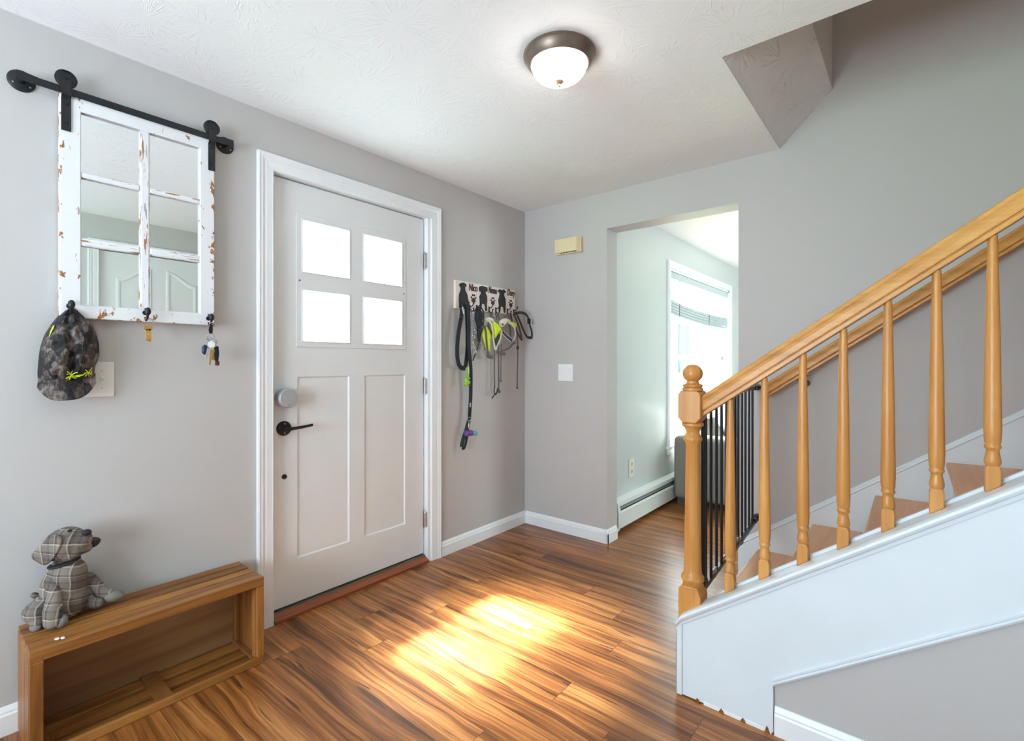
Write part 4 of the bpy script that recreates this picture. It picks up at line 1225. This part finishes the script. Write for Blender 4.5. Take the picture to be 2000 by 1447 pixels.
# ------------------------------------------------------------------ sofa
sf = thing('sofa', (1.1, 1.9, 0), 'grey woven sofa standing beside living room window', 'sofa')
SX0, SX1, SY0 = 0.672, 1.62, 1.15
b = MB(); b.box(SX0, SX1, SY0, SY0 + .24, 0.055, 0.575); b.build('arm', M['sofa'], sf, bevel=0.045, bseg=5)
b = MB(); b.box(SX0, SX1, 3.10, 3.34, 0.055, 0.575); b.build('arm', M['sofa'], sf, bevel=0.045, bseg=5)
b = MB(); b.box(SX0, SX1 - .02, SY0 + .22, 3.12, 0.055, 0.30); b.build('seat_base', M['sofa'], sf, bevel=0.02)
b = MB(); b.box(SX0, SX0 + .22, SY0 + .22, 3.12, 0.25, 0.74); b.build('backrest', M['sofa'], sf, bevel=0.05, bseg=4)
for (y0, y1) in ((1.385, 2.24), (2.25, 3.105)):
    b = MB(); b.box(SX0 + .20, SX1, y0, y1, 0.29, 0.44); b.build('seat_cushion', M['sofa'], sf, bevel=0.04, bseg=4)
for (x, y) in ((SX0 + .06, SY0 + .06), (SX1 - .06, SY0 + .06), (SX0 + .06, 3.28), (SX1 - .06, 3.28)):
    b = MB(); b.box(x - .03, x + .03, y - .03, y + .03, 0.0, 0.06); b.build('foot', M['dark_slot'], sf)
b = MB(); b.ell((1.20, 1.58, 0.70), (0.30, 0.10, 0.25), seg=24, rings=16)
tag(b.build('throw_pillow', M['sofa_dark'], mods=(('SUBSURF', dict(levels=1, render_levels=1)),)), 'dark charcoal cushion propped against near sofa arm', 'pillow')

# ------------------------------------------------------------------ wooden crate
cr = thing('wooden_crate', (0.13, -2.335, 0.0), 'slatted mango wood crate lying on its side by the door', 'crate')
CY0, CY1, CZ = -2.668, -2.003, 0.338
CXb, CXf = 0.018, 0.252
w_ = 0.013
b = MB(); b.box(CXb, CXb + .010, CY0 + .012, CY1 - .012, 0.012, CZ - .012); b.build('back_board', M['crate_back'], cr)
for (z0, z1) in ((CZ - w_, CZ), (0.0, w_)):
    xs = [(CXb, 0.060), (0.073, 0.114), (0.127, 0.172), (0.184, CXf)] if z0 > .1 else [(CXb + .012, 0.090), (0.104, 0.170), (0.190, CXf)]
    for (x0, x1) in xs:
        b = MB(); b.box(x0, x1, CY0 + .001, CY1 - .001, z0, z1); b.build('side_slat', M['crate'], cr, bevel=0.002)
for (y0, y1) in ((CY0, CY0 + w_), (CY1 - w_, CY1)):
    for (x0, x1) in ((CXb, 0.092), (0.096, 0.172), (0.176, CXf - .001)):
        b = MB(); b.box(x0, x1, y0, y1, w_, CZ - w_); b.build('end_slat', M['crate_z'], cr, bevel=0.002)
# front rim
for (z0, z1) in ((CZ - .034, CZ - .0005), (0.0005, 0.030)):
    b = MB(); b.box(CXf - .012, CXf + .003, CY0 - .0, CY1 + .0, z0, z1); b.build('front_rail', M['crate'], cr, bevel=0.0025)
for (y0, y1) in ((CY0, CY0 + .032), (CY1 - .026, CY1)):
    b = MB(); b.box(CXf - .012, CXf + .0035, y0, y1, 0.030, CZ - .034); b.build('front_stile', M['crate_z'], cr, bevel=0.0025)
# inner corner posts and cleats
for y0 in (CY0 + .014, CY1 - .034):
    for (z0, z1) in ((w_, w_ + .010), (CZ - w_ - .010, CZ - w_)):
        b = MB(); b.box(CXb + .012, CXf - .014, y0, y0 + .020 + .02 * (z0 < .1), z0, z1); b.build('corner_cleat', M['crate_x'], cr, bevel=0.001)
    for (x0, x1) in ((CXb + .012, CXb + .040), (CXf - .045, CXf - .014)):
        b = MB(); b.box(x0, x1, y0 + (.0 if y0 < -2.3 else .006), y0 + (.014 if y0 < -2.3 else .020), w_ + .01, CZ - w_ - .01); b.build('end_batten', M['crate_z'], cr, bevel=0.001)
b = MB(); b.box(CXb + .012, CXf - .020, -2.352, -2.302, w_, w_ + .010); b.build('centre_cleat', M['crate_x'], cr, bevel=0.001)
b = MB(); b.ell((0.214, -2.602, CZ + .0002), (0.010, 0.006, 0.0012)); b.ell((0.222, -2.590, CZ + .0002), (0.010, 0.005, 0.0012)); b.build('paint_spot', M['white_plastic'], cr, label='small white scuff')

# ------------------------------------------------------------------ plush dog
dg = thing('plush_dog', (0.07, -2.54, CZ), 'plaid stuffed dog sitting on wooden crate, head raised', 'stuffed animal')


def limb(b, p, q, r0, r1, n=7):
    p, q = Vector(p), Vector(q)
    for k in range(n + 1):
        t = k / n; b.ell(p.lerp(q, t), r0 + (r1 - r0) * t, seg=14, rings=10)


REM = lambda v=0.0045, it=4: (('REMESH', dict(mode='VOXEL', voxel_size=v, use_smooth_shade=True)), ('SMOOTH', dict(factor=0.5, iterations=it)))
D = lambda cu, cv, x: wall_point(30 + cu / 6.03, 1010 + cv / 6.03, x)
b = MB()
b.ell(D(600, 690, .075), (0.048, 0.056, 0.062)); b.ell(D(575, 800, .072), (0.050, 0.062, 0.066)); b.ell(D(590, 990, .075), (0.052, 0.061, 0.058))
b.ell(D(520, 1040, .062), (0.052, 0.058, 0.050)); b.ell(D(600, 570, .075), (0.030, 0.042, 0.03))
body = b.build('torso', M['plaid'], dg, mods=REM())
b = MB(); rot = Matrix.Rotation(math.radians(28), 4, 'X').to_quaternion()
b.ell(D(560, 320, .085), (0.046, 0.056, 0.050), rot); b.ell(D(600, 260, .082), (0.040, 0.050, 0.040)); b.ell(D(720, 300, .095), (0.036, 0.044, 0.034), rot); b.ell(D(690, 390, .095), (0.032, 0.044, 0.026), rot)
b.ell(D(790, 250, .097), (0.026, 0.026, 0.024)); b.ell(D(810, 360, .097), (0.022, 0.022, 0.018))
hd_ = b.build('head', M['plaid'], dg, mods=REM(.004))
b = MB(); b.ell(D(838, 180, .112), (0.013, 0.0135, 0.0105)); b.build('nose', M['nose'], hd_)
b = MB(); b.ell(D(640, 158, .112), (0.006, 0.006, 0.0045)); b.build('eye', M['nose'], hd_)


def flap(name, pts, x0, x1, mat, par, th=.006):
    n = len(pts); c = sum((Vector(p[:2] + (0,)) for p in pts), Vector()) / n
    vs = []; fs = []
    for q in pts:
        vs.append(D(q[0], q[1], q[2] if len(q) > 2 else x0))
    cen = sum(vs, Vector()) / n + Vector((0.010, 0, 0)); vs.append(cen)
    fs = [(i, (i + 1) % n, n) for i in range(n)]
    b = MB(); b.add(vs, fs, True)
    return b.build(name, mat, par, mods=(('SUBSURF', dict(levels=2, render_levels=2)), ('SOLIDIFY', dict(thickness=th, offset=-1.0))))


flap('ear', [(395, 215, .105), (330, 300, .105), (235, 380, .09), (160, 475, .075), (245, 520, .085), (350, 590, .10), (420, 520, .115), (480, 440, .130), (530, 340, .135), (560, 240, .130), (480, 200, .12)], .1, .1, M['plaid'], hd_)
flap('ear', [(868, 245, .06), (935, 238, .055), (1005, 255, .05), (960, 320, .052), (880, 360, .058), (860, 300, .06)], .05, .05, M['suede'], hd_)
b = MB(); b.ell(D(575, 530, .078), (0.036, 0.043, 0.008), Matrix.Rotation(math.radians(10), 4, 'X').to_quaternion()); b.build('neck_band', M['nose'], dg, label='black neck band')
# right foreleg (towards the door)
b = MB(); limb(b, D(850, 720, .070), D(1010, 870, .072), 0.022, 0.021); limb(b, D(1010, 870, .072), D(1150, 925, .080), 0.021, 0.019); lg = b.build('leg', M['plaid'], dg, mods=REM(.0035))
b = MB(); b.ell(D(1155, 925, .082), (0.024, 0.031, 0.0195), Matrix.Rotation(math.radians(-12), 4, 'X').to_quaternion()); b.build('paw', M['paw'], lg, mods=())
# left foreleg (towards the camera)
b = MB(); limb(b, D(420, 760, .090), D(455, 900, .120), 0.022, 0.014); limb(b, D(455, 900, .120), D(440, 1100, .135), 0.017, 0.025); limb(b, D(440, 1100, .135), D(440, 1225, .140), 0.026, 0.024); lg = b.build('leg', M['plaid'], dg, mods=REM(.0035))
b = MB(); b.ell(D(535, 1222, .140), (0.021, 0.018, 0.021)); b.build('paw', M['paw'], lg)
# hind legs
b = MB(); limb(b, D(330, 1050, .070), D(230, 1120, .085), 0.036, 0.032); limb(b, D(230, 1120, .085), D(255, 1230, .098), 0.024, 0.020); lg = b.build('leg', M['plaid'], dg, mods=REM(.0035))
b = MB(); b.ell(D(250, 1282, .100), (0.018, 0.017, 0.0165)); b.build('paw', M['paw'], lg)
b = MB(); limb(b, D(820, 860, .070), D(840, 980, .080), 0.020, 0.019); limb(b, D(850, 1010, .084), D(965, 1010, .088), 0.018, 0.0185); lg = b.build('leg', M['plaid'], dg, mods=REM(.0035))
b = MB(); limb(b, D(300, 950, .035), D(215, 915, .040), 0.012, 0.009); b.build('tail', M['plaid'], dg, mods=REM(.0035))

# ------------------------------------------------------------------ dog leash rack
rk = thing('leash_rack', (0.01, -0.436, 1.52), 'pale board with black dog cutouts, names and hooks', 'leash rack')
RY_0, RY_1 = -0.731, -0.141
b = MB(); b.box(0.0, 0.019, RY_0, RY_1, 1.5235, 1.7010); b.build('board', M['board'], rk, bevel=0.0015)
R = lambda cu, cv, x=0.0195: wall_point(880 + cu / 9.044, 540 + cv / 9.044, x)


def cutout(name, pts, mat, th=0.004, x=0.0192):
    poly = [(R(*p).y, R(*p).z) for p in pts]
    b = MB(); b.prism(poly, 'x', x, x + th); return b.build(name, mat, rk)


cutout('dog_silhouette', [(145, 150), (160, 125), (190, 110), (232, 110), (262, 130), (280, 160), (262, 180), (250, 200), (256, 250), (290, 320), (305, 400), (325, 470), (330, 545), (300, 548), (285, 470), (255, 470), (250, 556), (215, 556), (210, 500), (190, 500), (185, 556), (148, 556), (150, 480), (143, 400), (147, 320), (172, 250), (180, 205), (165, 178)], M['cutout'])
cutout('dog_silhouette', [(498, 205), (508, 178), (550, 166), (600, 180), (640, 188), (652, 230), (640, 275), (622, 250), (612, 290), (640, 350), (642, 440), (633, 500), (640, 607), (612, 607), (600, 495), (572, 478), (548, 488), (545, 575), (517, 575), (516, 460), (508, 350), (535, 300), (530, 250), (510, 268)], M['cutout'])
cutout('dog_silhouette', [(828, 262), (858, 226), (900, 240), (938, 231), (977, 270), (957, 290), (943, 282), (941, 340), (966, 400), (970, 490), (962, 640), (940, 640), (930, 545), (902, 527), (882, 532), (870, 640), (852, 635), (852, 500), (842, 420), (860, 350), (866, 300), (850, 272)], M['cutout'])
for (cu, cv, s_) in ((403, 395, 1.0), (745, 440, 0.93), (1062, 483, 0.9)):
    pad = [(-36, 10), (-20, -8), (0, -14), (20, -8), (36, 10), (34, 40), (18, 48), (0, 40), (-18, 48), (-34, 40)]
    cc = R(cu, cv); b = MB()
    e = [(cc.y + p[0] * s_ * .00050, cc.z - p[1] * s_ * .00046) for p in pad]; b.prism(e, 'x', 0.0192, 0.0226)
    for (px, py, r) in ((-40, -18, 13), (-16, -52, 14), (16, -52, 14), (40, -18, 13)):
        b.lathe([(0.0001, 0), (r * s_ * .00046, 0), (r * s_ * .00046, .0034), (0.0001, .0034)], (0.0192, cc.y + px * s_ * .0005, cc.z - py * s_ * .00046), 'x', 14)
    b.build('paw_print', M['brown_letter'], rk)


def name_text(body, cu0, cv0, cu1, cv1, label):
    p0, p1 = R(cu0, cv0), R(cu1, cv1)
    cu = bpy.data.curves.new(body, 'FONT'); cu.body = body; cu.extrude = 0.0016; cu.offset = 0.0007
    cu.size = 0.052; cu.align_x = 'LEFT'; cu.space_character = 0.97; cu.shear = 0.12
    cu.materials.append(M['brown_letter'])
    o = bpy.data.objects.new('name_lettering', cu); COL.objects.link(o)
    o.rotation_euler = (math.pi / 2, 0, math.pi / 2); o.parent = rk
    bpy.context.view_layer.update()
    w = max(o.dimensions.x, 1e-3)
    o.scale = ((p1.y - p0.y) / w, 1.25, 1)
    o.location = Vector((0.0210, p0.y, p1.z)) - BASE[rk.name]
    bpy.context.view_layer.update()
    me = bpy.data.meshes.new_from_object(o.evaluated_get(bpy.context.evaluated_depsgraph_get()))
    q = bpy.data.objects.new('name_lettering_' + body.lower(), me); COL.objects.link(q)
    q.parent = rk; q.location = o.location; q.rotation_euler = o.rotation_euler; q.scale = o.scale
    bpy.data.objects.remove(o); q.name = 'name_lettering'
    q['label'] = label
    BASE[q.name] = BASE[rk.name]
    return q


name_text('Nico', 318, 170, 468, 268, 'dark brown name Nico')
name_text('Nemo', 668, 222, 815, 312, 'dark brown name Nemo')
name_text('Dory', 1000, 275, 1130, 352, 'dark brown name Dory')
HK = []
for cu_, cv_ in ((340, 500), (463, 500), (682, 525), (800, 540), (1003, 562), (1115, 575)):
    p = R(cu_, cv_, 0.020); z = p.z; y = p.y; HK.append((y, z)); b = MB()
    b.box(0.0192, 0.0215, y - .006, y + .006, z - .040, z - .002)
    b.tube([(0.022, y, z - .010), (0.034, y, z - .012), (0.048, y, z - .004), (0.054, y, z + .008)], [.003, .003, .003, .0038], 8)
    b.ell((0.055, y, z + .010), 0.0055, seg=10, rings=8)
    b.tube([(0.022, y, z - .032), (0.034, y, z - .044), (0.048, y, z - .042), (0.054, y, z - .026)], [.003, .003, .003, .0036], 8)
    b.ell((0.054, y, z - .024), 0.005, seg=10, rings=8)
    b.build('double_hook', M['dark_bronze'], rk)

S = lambda cu, cv, x=0.05: wall_point(870 + cu / 8.04, 590 + cv / 8.04, x)


def curve_pts(pts, n=6):
    """Catmull-Rom through 3D points"""
    P = [Vector(p) for p in pts]; P = [P[0]] + P + [P[-1]]; out = []
    for i in range(1, len(P) - 2):
        for k in range(n):
            t = k / n; a, b_, c, d = P[i - 1:i + 3]
            out.append(0.5 * ((2 * b_) + (c - a) * t + (2 * a - 5 * b_ + 4 * c - d) * t * t + (3 * b_ - a - 3 * c + d) * t ** 3))
    out.append(P[-2]); return out


ls = thing('dog_leash', (0.05, -0.70, 1.20), 'black nylon leash looped wide on the leftmost hook', 'leash')
b = MB(); b.ribbon(curve_pts([S(320, 40, .062), S(265, 110, .060), S(245, 250, .058), S(215, 420, .056), S(190, 620, .055), S(185, 820, .055), S(205, 960, .055), S(250, 1030, .055), S(310, 1035, .056)]), 0.030, 0.004); b.build('left_webbing', M['nylon'], ls)
b = MB(); b.ribbon(curve_pts([S(310, 1030, .050), S(330, 900, .048), S(345, 700, .048), S(345, 400, .052), S(335, 150, .060), S(330, 30, .066)]), 0.030, 0.004); b.build('right_webbing', M['nylon'], ls)
b = MB(); b.ell(S(250, 235, .064), (0.010, 0.014, 0.016)); b.build('stopper', M['nylon'], ls)
b = MB(); b.ribbon(curve_pts([S(268, 75, .066), S(278, 130, .066), S(290, 185, .064)]), 0.010, 0.003); b.build('pale_strap', M['white_binding'], ls)
G = lambda cu, cv, x=0.05: wall_point(880 + cu / 9.647, 740 + cv / 9.647, x)
l2 = thing('dog_leash', (0.05, -0.62, 0.66), 'long black leash hanging lowest with clipped pouch', 'leash')
b = MB(); b.ribbon(curve_pts([S(350, -10, .072), S(365, 300, .070), S(370, 700, .066), S(395, 1000, .062), S(400, 1200, .058), G(382, 100, .055), G(378, 350, .052), G(362, 600, .050), G(352, 770, .048)]), 0.028, 0.0045); b.build('webbing', M['nylon'], l2)
b = MB(); b.ribbon(curve_pts([G(350, 760, .048), G(300, 950, .040), G(235, 1150, .040), G(210, 1285, .046)]), 0.026, 0.004, normal=(1, -.4, 0)); b.build('handle_loop', M['nylon_green'], l2)
b = MB(); b.ribbon(curve_pts([G(352, 765, .050), G(330, 950, .060), G(300, 1150, .062), G(262, 1290, .056), G(215, 1290, .046)]), 0.024, 0.004, normal=(1, .3, 0)); b.build('handle_loop', M['nylon'], l2)
b = MB(); b.ribbon([G(375, 450, .0555), G(368, 530, .0550)], 0.011, 0.001); b.build('woven_label', M['silver_plastic'], l2)
bh = thing('bag_holder', (0.06, -0.62, 0.78), 'purple and teal bag holder clipped to long leash', 'bag holder')
b = MB(); b.tube(curve_pts([G(318, 730, .065), G(320, 770, .068), G(345, 790, .070), G(375, 770, .068), G(388, 735, .065), G(355, 715, .065)]) , 0.0015, 6, True); b.tube(curve_pts([G(345, 790, .070), G(345, 850, .072), G(345, 930, .072), G(380, 945, .070), G(415, 890, .070), G(378, 785, .068)]), 0.0018, 6, True); b.build('carabiner', M['steel'], bh)
b = MB(); pa, pb = G(275, 1025, .068), G(400, 1015, .072); b.tube([pa, pa.lerp(pb, .08), pa.lerp(pb, .9), pb], [0.014, 0.0185, 0.0185, 0.016], 18); b.build('holder_body', M['purple'], bh)
b = MB(); b.ell(G(455, 1022, .078), (0.018, 0.0175, 0.0165)); b.build('holder_cap', M['teal'], bh)
bd = thing('bag_dispenser', (0.07, -0.64, 1.05), 'lime green waste bag dispenser clipped beside black leash', 'bag dispenser')
b = MB(); p = S(345, 1248, .076); b.box(p.x - .012, p.x + .012, p.y - .0205, p.y + .0185, p.z - .029, p.z + .027); b.build('dispenser_body', M['lime'], bd, bevel=0.008, bseg=4)
b = MB(); b.ribbon([S(345, 1215, .076), S(345, 1150, .075), S(340, 1095, .072), S(345, 1020, .066)], 0.016, 0.003); b.build('strap_tab', M['lime'], bd)
b = MB(); b.ribbon([S(368, 1120, .077), S(365, 1020, .068)], 0.006, 0.002); b.build('pale_clip', M['cream'], bd)
for cv in (1222, 1295):
    q = S(378, cv, .0885); b = MB(); b.prism([(q.y - .009, q.z + .002), (q.y - .006, q.z + .0075), (q.y, q.z + .004), (q.y + .006, q.z + .0075), (q.y + .009, q.z + .002), (q.y, q.z - .009)], 'x', .0878, .0892); b.build('heart_hole', M['dark_slot'], bd)

# chain collar
cc_ = thing('chain_collar', (0.06, -0.55, 1.35), 'silver steel chain collar hanging beside black leash', 'chain')
b = MB()
def links(pts, r=0.0055, w=0.0011):
    P = curve_pts(pts, 12); L = [0]
    for a, c_ in zip(P, P[1:]): L.append(L[-1] + (c_ - a).length)
    n = int(L[-1] / 0.0095)
    for k in range(n):
        t = (k + .5) / n * L[-1]; i = max(j for j in range(len(L)) if L[j] <= t); i = min(i, len(P) - 2)
        c0 = P[i].lerp(P[i + 1], (t - L[i]) / max(1e-6, L[i + 1] - L[i])); T_ = (P[i + 1] - P[i]).normalized()
        s1 = T_.cross(Vector((1, 0, 0))).normalized(); s2 = T_.cross(s1)
        q = (s1 if k % 2 else s2) * .9 + (s2 if k % 2 else s1) * .3; q.normalize()
        b.tube([c0 + T_ * (r * 1.35 * math.cos(a)) + q * (r * .8 * math.sin(a)) for a in [2 * math.pi * j / 10 for j in range(10)]], w, 5, True)
links([S(405, 110, .060), S(400, 250, .060), S(405, 400, .060), S(415, 520, .060), S(420, 640, .062), S(430, 760, .062), S(425, 860, .06)])
links([S(415, 110, .066), S(430, 260, .066), S(455, 400, .066), S(475, 470, .066), S(455, 560, .066), S(430, 560, .066)])
links([S(425, 560, .070), S(445, 640, .072), S(470, 740, .070), S(440, 780, .068), S(420, 850, .066)])
links([S(440, 580, .068), S(425, 660, .070), S(450, 720, .072), S(425, 800, .068)])
b.build('chain_links', M['chain'], cc_)
b = MB(); b.tube(ring_pts(S(440, 545, .068), 0.010), 0.0015, 8, True); b.build('end_ring', M['chain'], cc_)
b = MB(); b.tube(curve_pts([S(478, 720, .07), S(485, 780, .07), S(470, 800, .07), S(465, 740, .07)]), 0.002, 6, True); b.build('snap_hook', M['chain'], cc_)

# black pouch
po = thing('treat_pouch', (0.07, -0.49, 1.30), 'black oval pouch strap hanging on second hook', 'pouch')
b = MB(); b.ell(S(520, 225, .072), (0.020, 0.0335, 0.054)); b.ell(S(530, 330, .072), (0.017, 0.026, 0.035)); b.build('pouch_body', M['nylon'], po)
b = MB(); b.tube(curve_pts([S(450, 140, .080), S(520, 80, .086), S(590, 130, .084), S(600, 260, .082), S(590, 380, .08)]), 0.0045, 8); b.build('piping', M['iron'], po)
b = MB(); b.ribbon(curve_pts([S(525, 340, .070), S(522, 450, .066), S(525, 560, .064), S(530, 620, .064)]), [0.030] * 6 + [0.024] * 6 + [0.018] * 7, 0.010); b.build('strap', M['nylon'], po)
b = MB(); b.ribbon(curve_pts([S(580, 400, .062), S(560, 480, .06), S(530, 640, .058), S(480, 780, .056), S(430, 920, .055)]), 0.008, 0.003); b.build('thin_strap', M['nylon'], po)
b = MB(); b.tube(ring_pts(S(540, 690, .066), 0.009), 0.0014, 6, True); b.tube(curve_pts([S(510, 660, .068), S(515, 720, .068), S(560, 720, .068), S(560, 670, .068), S(530, 650, .068)]), 0.0018, 6, True); b.build('clip_ring', M['bronze'], po)


def sheet(name, pts, mat, par, x=None, th=0.003, puff=0.008):
    """closed outline in R coordinates (cu, cv, x) -> padded sheet"""
    V = [R(*p) for p in pts]; n = len(V); c = sum(V, Vector()) / n + Vector((puff, 0, 0))
    b = MB(); b.add(V + [c], [(i, (i + 1) % n, n) for i in range(n)], True)
    return b.build(name, mat, par, mods=(('SUBSURF', dict(levels=1, render_levels=1, subdivision_type='SIMPLE')), ('SOLIDIFY', dict(thickness=th, offset=-1.0))))


# neon harness (left)
h1 = thing('dog_harness', (0.06, -0.42, 1.30), 'neon yellow harness with pale binding on middle hooks', 'harness')
b = MB(); b.ribbon(curve_pts([R(600, 800, .062), R(620, 765, .072), R(680, 745, .082), R(740, 770, .088), R(760, 800, .086)]), [0.017] * 25, 0.008, normal=(1, 0, .3)); b.build('padded_collar', M['cream'], h1)
sheet('cream_panel', [(592, 800, .060), (610, 765, .068), (660, 738, .078), (720, 735, .084), (765, 775, .088), (730, 790, .086), (680, 790, .080), (630, 815, .070), (598, 835, .062)], M['cream'], h1, puff=.004)
sheet('neon_panel', [(715, 775, .078), (760, 790, .088), (830, 840, .086), (905, 940, .078), (900, 955, .075), (850, 990, .070), (795, 1080, .066), (770, 1085, .066), (760, 960, .074), (735, 850, .08)], M['neon'], h1)
b = MB(); b.ribbon(curve_pts([R(680, 785, .084), R(725, 850, .088), R(745, 960, .082), R(755, 1080, .072), R(775, 1220, .064), R(795, 1290, .062), R(830, 1210, .066), R(880, 1100, .068), R(905, 960, .072)]), 0.011, 0.004); b.build('pale_binding', M['cream'], h1)
sheet('neon_panel', [(595, 880, .058), (635, 890, .060), (690, 960, .060), (712, 1040, .060), (700, 1120, .058), (690, 1320, .056), (640, 1330, .056), (600, 1180, .056), (555, 1020, .056)], M['neon'], h1, puff=.004)
b = MB(); b.ribbon(curve_pts([R(600, 870, .064), R(625, 1000, .066), R(640, 1200, .064), R(660, 1350, .062), R(665, 1420, .060)]), 0.016, 0.003); b.build('centre_strap', M['nylon_grey'], h1)
b = MB(); b.ribbon(curve_pts([R(655, 1380, .064), R(690, 1420, .066), R(740, 1420, .066)]), 0.022, 0.012); b.build('buckle', M['nylon_grey'], h1)
b = MB(); b.ribbon(curve_pts([R(655, 860, .058), R(700, 950, .056), R(750, 1050, .054), R(790, 1170, .054)]), 0.016, 0.003); b.build('side_strap', M['nylon_grey'], h1)
sheet('mesh_panel', [(800, 1060, .058), (850, 1000, .06), (880, 1060, .060), (860, 1160, .058), (800, 1230, .056), (780, 1160, .056)], M['mesh_dark'], h1, puff=.003)
b = MB()
for (a, c_) in (((690, 640), (770, 740)), ((740, 650), (700, 740)), ((800, 650), (815, 760)), ((850, 655), (800, 750)), ((845, 655), (860, 770))):
    b.ribbon([R(a[0], a[1], .050), R((a[0] + c_[0]) / 2, (a[1] + c_[1]) / 2, .053), R(c_[0], c_[1], .06)], 0.009, 0.003)
b.build('hanging_loops', M['nylon_grey'], h1)
for (u0, u1, v1, blob) in ((966, 966, 752, 0), (973.5, 974, 762, 1), (979, 978, 743, 1)):
    b = MB(); b.ribbon(curve_pts([wall_point(u0, 672, .055), wall_point((u0 + u1) / 2, 710, .050), wall_point(u1, v1, .048)]), 0.0075 if u0 != 973.5 else 0.011, 0.003)
    sp_ = b.build('trailing_strap', M['nylon_grey'], h1)
    if blob:
        b = MB(); b.ell(wall_point(u1 + (1.0 if u0 == 973.5 else 0), v1 + (2.5 if u0 == 973.5 else 0.8), .049), (0.009, 0.013 if u0 == 973.5 else .009, 0.012 if u0 == 973.5 else .007)); b.build('strap_end', M['nylon_grey'], sp_)
b = MB(); b.ribbon(curve_pts([wall_point(966.5, 752, .052), wall_point(965, 765, .056), wall_point(969, 770, .056), wall_point(972, 758, .054)]), 0.007, 0.004); b.tube(curve_pts([wall_point(969, 768, .058), wall_point(964, 773, .058), wall_point(961, 778, .058)]), 0.004, 8); b.build('snap_buckle', M['nylon'], h1)
b = MB(); b.ribbon(curve_pts([R(820, 1330, .06), R(880, 1350, .064), R(960, 1370, .064)]), 0.020, 0.012); b.build('slide_buckle', M['nylon_grey'], h1)

h2 = thing('dog_harness', (0.06, -0.27, 1.32), 'smaller yellow harness with silver edged band near corner', 'harness')
b = MB(); b.ribbon(curve_pts([R(860, 870, .070), R(885, 805, .080), R(940, 770, .088), R(1010, 775, .088), R(1050, 800, .084)]), 0.020, 0.008, normal=(1, 0, .3)); b.build('padded_collar', M['cream'], h2)
b = MB(); b.ell(R(922, 845, .0905), (0.004, 0.007, 0.007)); b.build('red_spot', M['red'], h2)
sheet('cream_panel', [(858, 880, .070), (862, 825, .076), (890, 785, .084), (960, 760, .088), (1015, 778, .088), (1000, 815, .090), (950, 860, .088), (900, 900, .078)], M['cream'], h2, puff=.004)
sheet('neon_panel', [(1010, 795, .086), (1080, 795, .084), (1165, 830, .078), (1160, 880, .076), (1140, 915, .074), (1090, 850, .080), (1020, 815, .086)], M['neon'], h2, puff=.003)
b = MB(); b.ribbon(curve_pts([R(1020, 820, .088), R(1090, 855, .086), R(1135, 930, .080), R(1145, 1020, .074), R(1118, 1125, .068)]), 0.010, 0.004); b.build('pale_binding', M['white_binding'], h2)
b = MB(); b.ribbon([R(905, 965, .066), R(1000, 1060, .066), R(1085, 1130, .066)], 0.026, 0.003); b.build('chest_band', M['mesh_dark'], h2)
b = MB(); b.ribbon([R(918, 945, .068), R(1010, 1035, .068), R(1095, 1105, .068)], 0.003, 0.003); b.ribbon([R(893, 988, .068), R(985, 1085, .068), R(1070, 1155, .068)], 0.003, 0.003); b.build('silver_edges', M['white_binding'], h2)
b = MB(); b.ribbon(curve_pts([R(1140, 1170, .066), R(1090, 1200, .062), R(1040, 1260, .060), R(960, 1300, .060), R(900, 1310, .062)]), 0.012, 0.003); b.build('belly_strap', M['nylon_grey'], h2)
b = MB(); b.ell(R(1125, 1170, .068), (0.010, 0.013, 0.010)); b.build('buckle', M['nylon_grey'], h2)
b = MB(); b.ribbon(curve_pts([R(1120, 800, .060), R(1165, 900, .058), R(1180, 1060, .055), R(1185, 1400, .052), wall_point(1010.5, 720, .050), wall_point(1010, 757, .048)]), 0.0105, 0.003); sp_ = b.build('trailing_strap', M['nylon_grey'], h2)
b = MB(); b.ell(wall_point(1010, 757.6, .048), (0.007, 0.012, 0.007)); b.build('strap_end', M['nylon_grey'], sp_)
b = MB(); p = wall_point(1011, 679, .053); b.box(p.x - .006, p.x + .006, p.y - .009, p.y + .009, p.z - .014, p.z + .012); b.build('slide_buckle', M['iron'], h2, bevel=.003)
b = MB(); b.ribbon(curve_pts([R(950, 700, .06), R(1000, 690, .062), R(1040, 720, .062), R(1035, 830, .060), R(1055, 960, .058), R(1060, 1080, .056)]), 0.014, 0.003); b.build('rear_strap', M['nylon_grey'], h2)

ck = thing('dog_collar', (0.06, -0.15, 1.42), 'brown red webbing collar hanging behind camouflage collar', 'collar')
b = MB(); b.ribbon(curve_pts([R(1060, 640, .058), R(1080, 760, .060), R(1120, 900, .058), R(1190, 1010, .056), R(1245, 1110, .054)]), 0.016, 0.003); b.ribbon(curve_pts([R(1110, 660, .062), R(1160, 760, .064), R(1210, 900, .062), R(1240, 1020, .058), R(1262, 1130, .054)]), 0.016, 0.003); b.build('webbing', M['nylon_brown'], ck)
ck = thing('dog_collar', (0.06, -0.08, 1.42), 'dark camouflage collar looped on last hook in the corner', 'collar')
b = MB(); b.ribbon(curve_pts([R(1120, 650, .064), R(1200, 640, .072), R(1270, 640, .080), R(1340, 680, .084), R(1385, 760, .084), R(1400, 860, .082), R(1430, 960, .078), R(1435, 1060, .074), R(1400, 1080, .070), R(1345, 1055, .064), R(1280, 930, .058), R(1225, 790, .056), R(1180, 690, .058)]), 0.020, 0.004, normal=(1, .2, .1)); b.build('webbing', M['nylon_camo'], ck)
b = MB(); p = R(1385, 790, .090); b.box(p.x - .007, p.x + .007, p.y - .014, p.y + .014, p.z - .020, p.z + .020); b.ell(R(1385, 810, .096), (0.006, 0.012, 0.013)); b.build('buckle', M['iron'], ck, bevel=0.004)
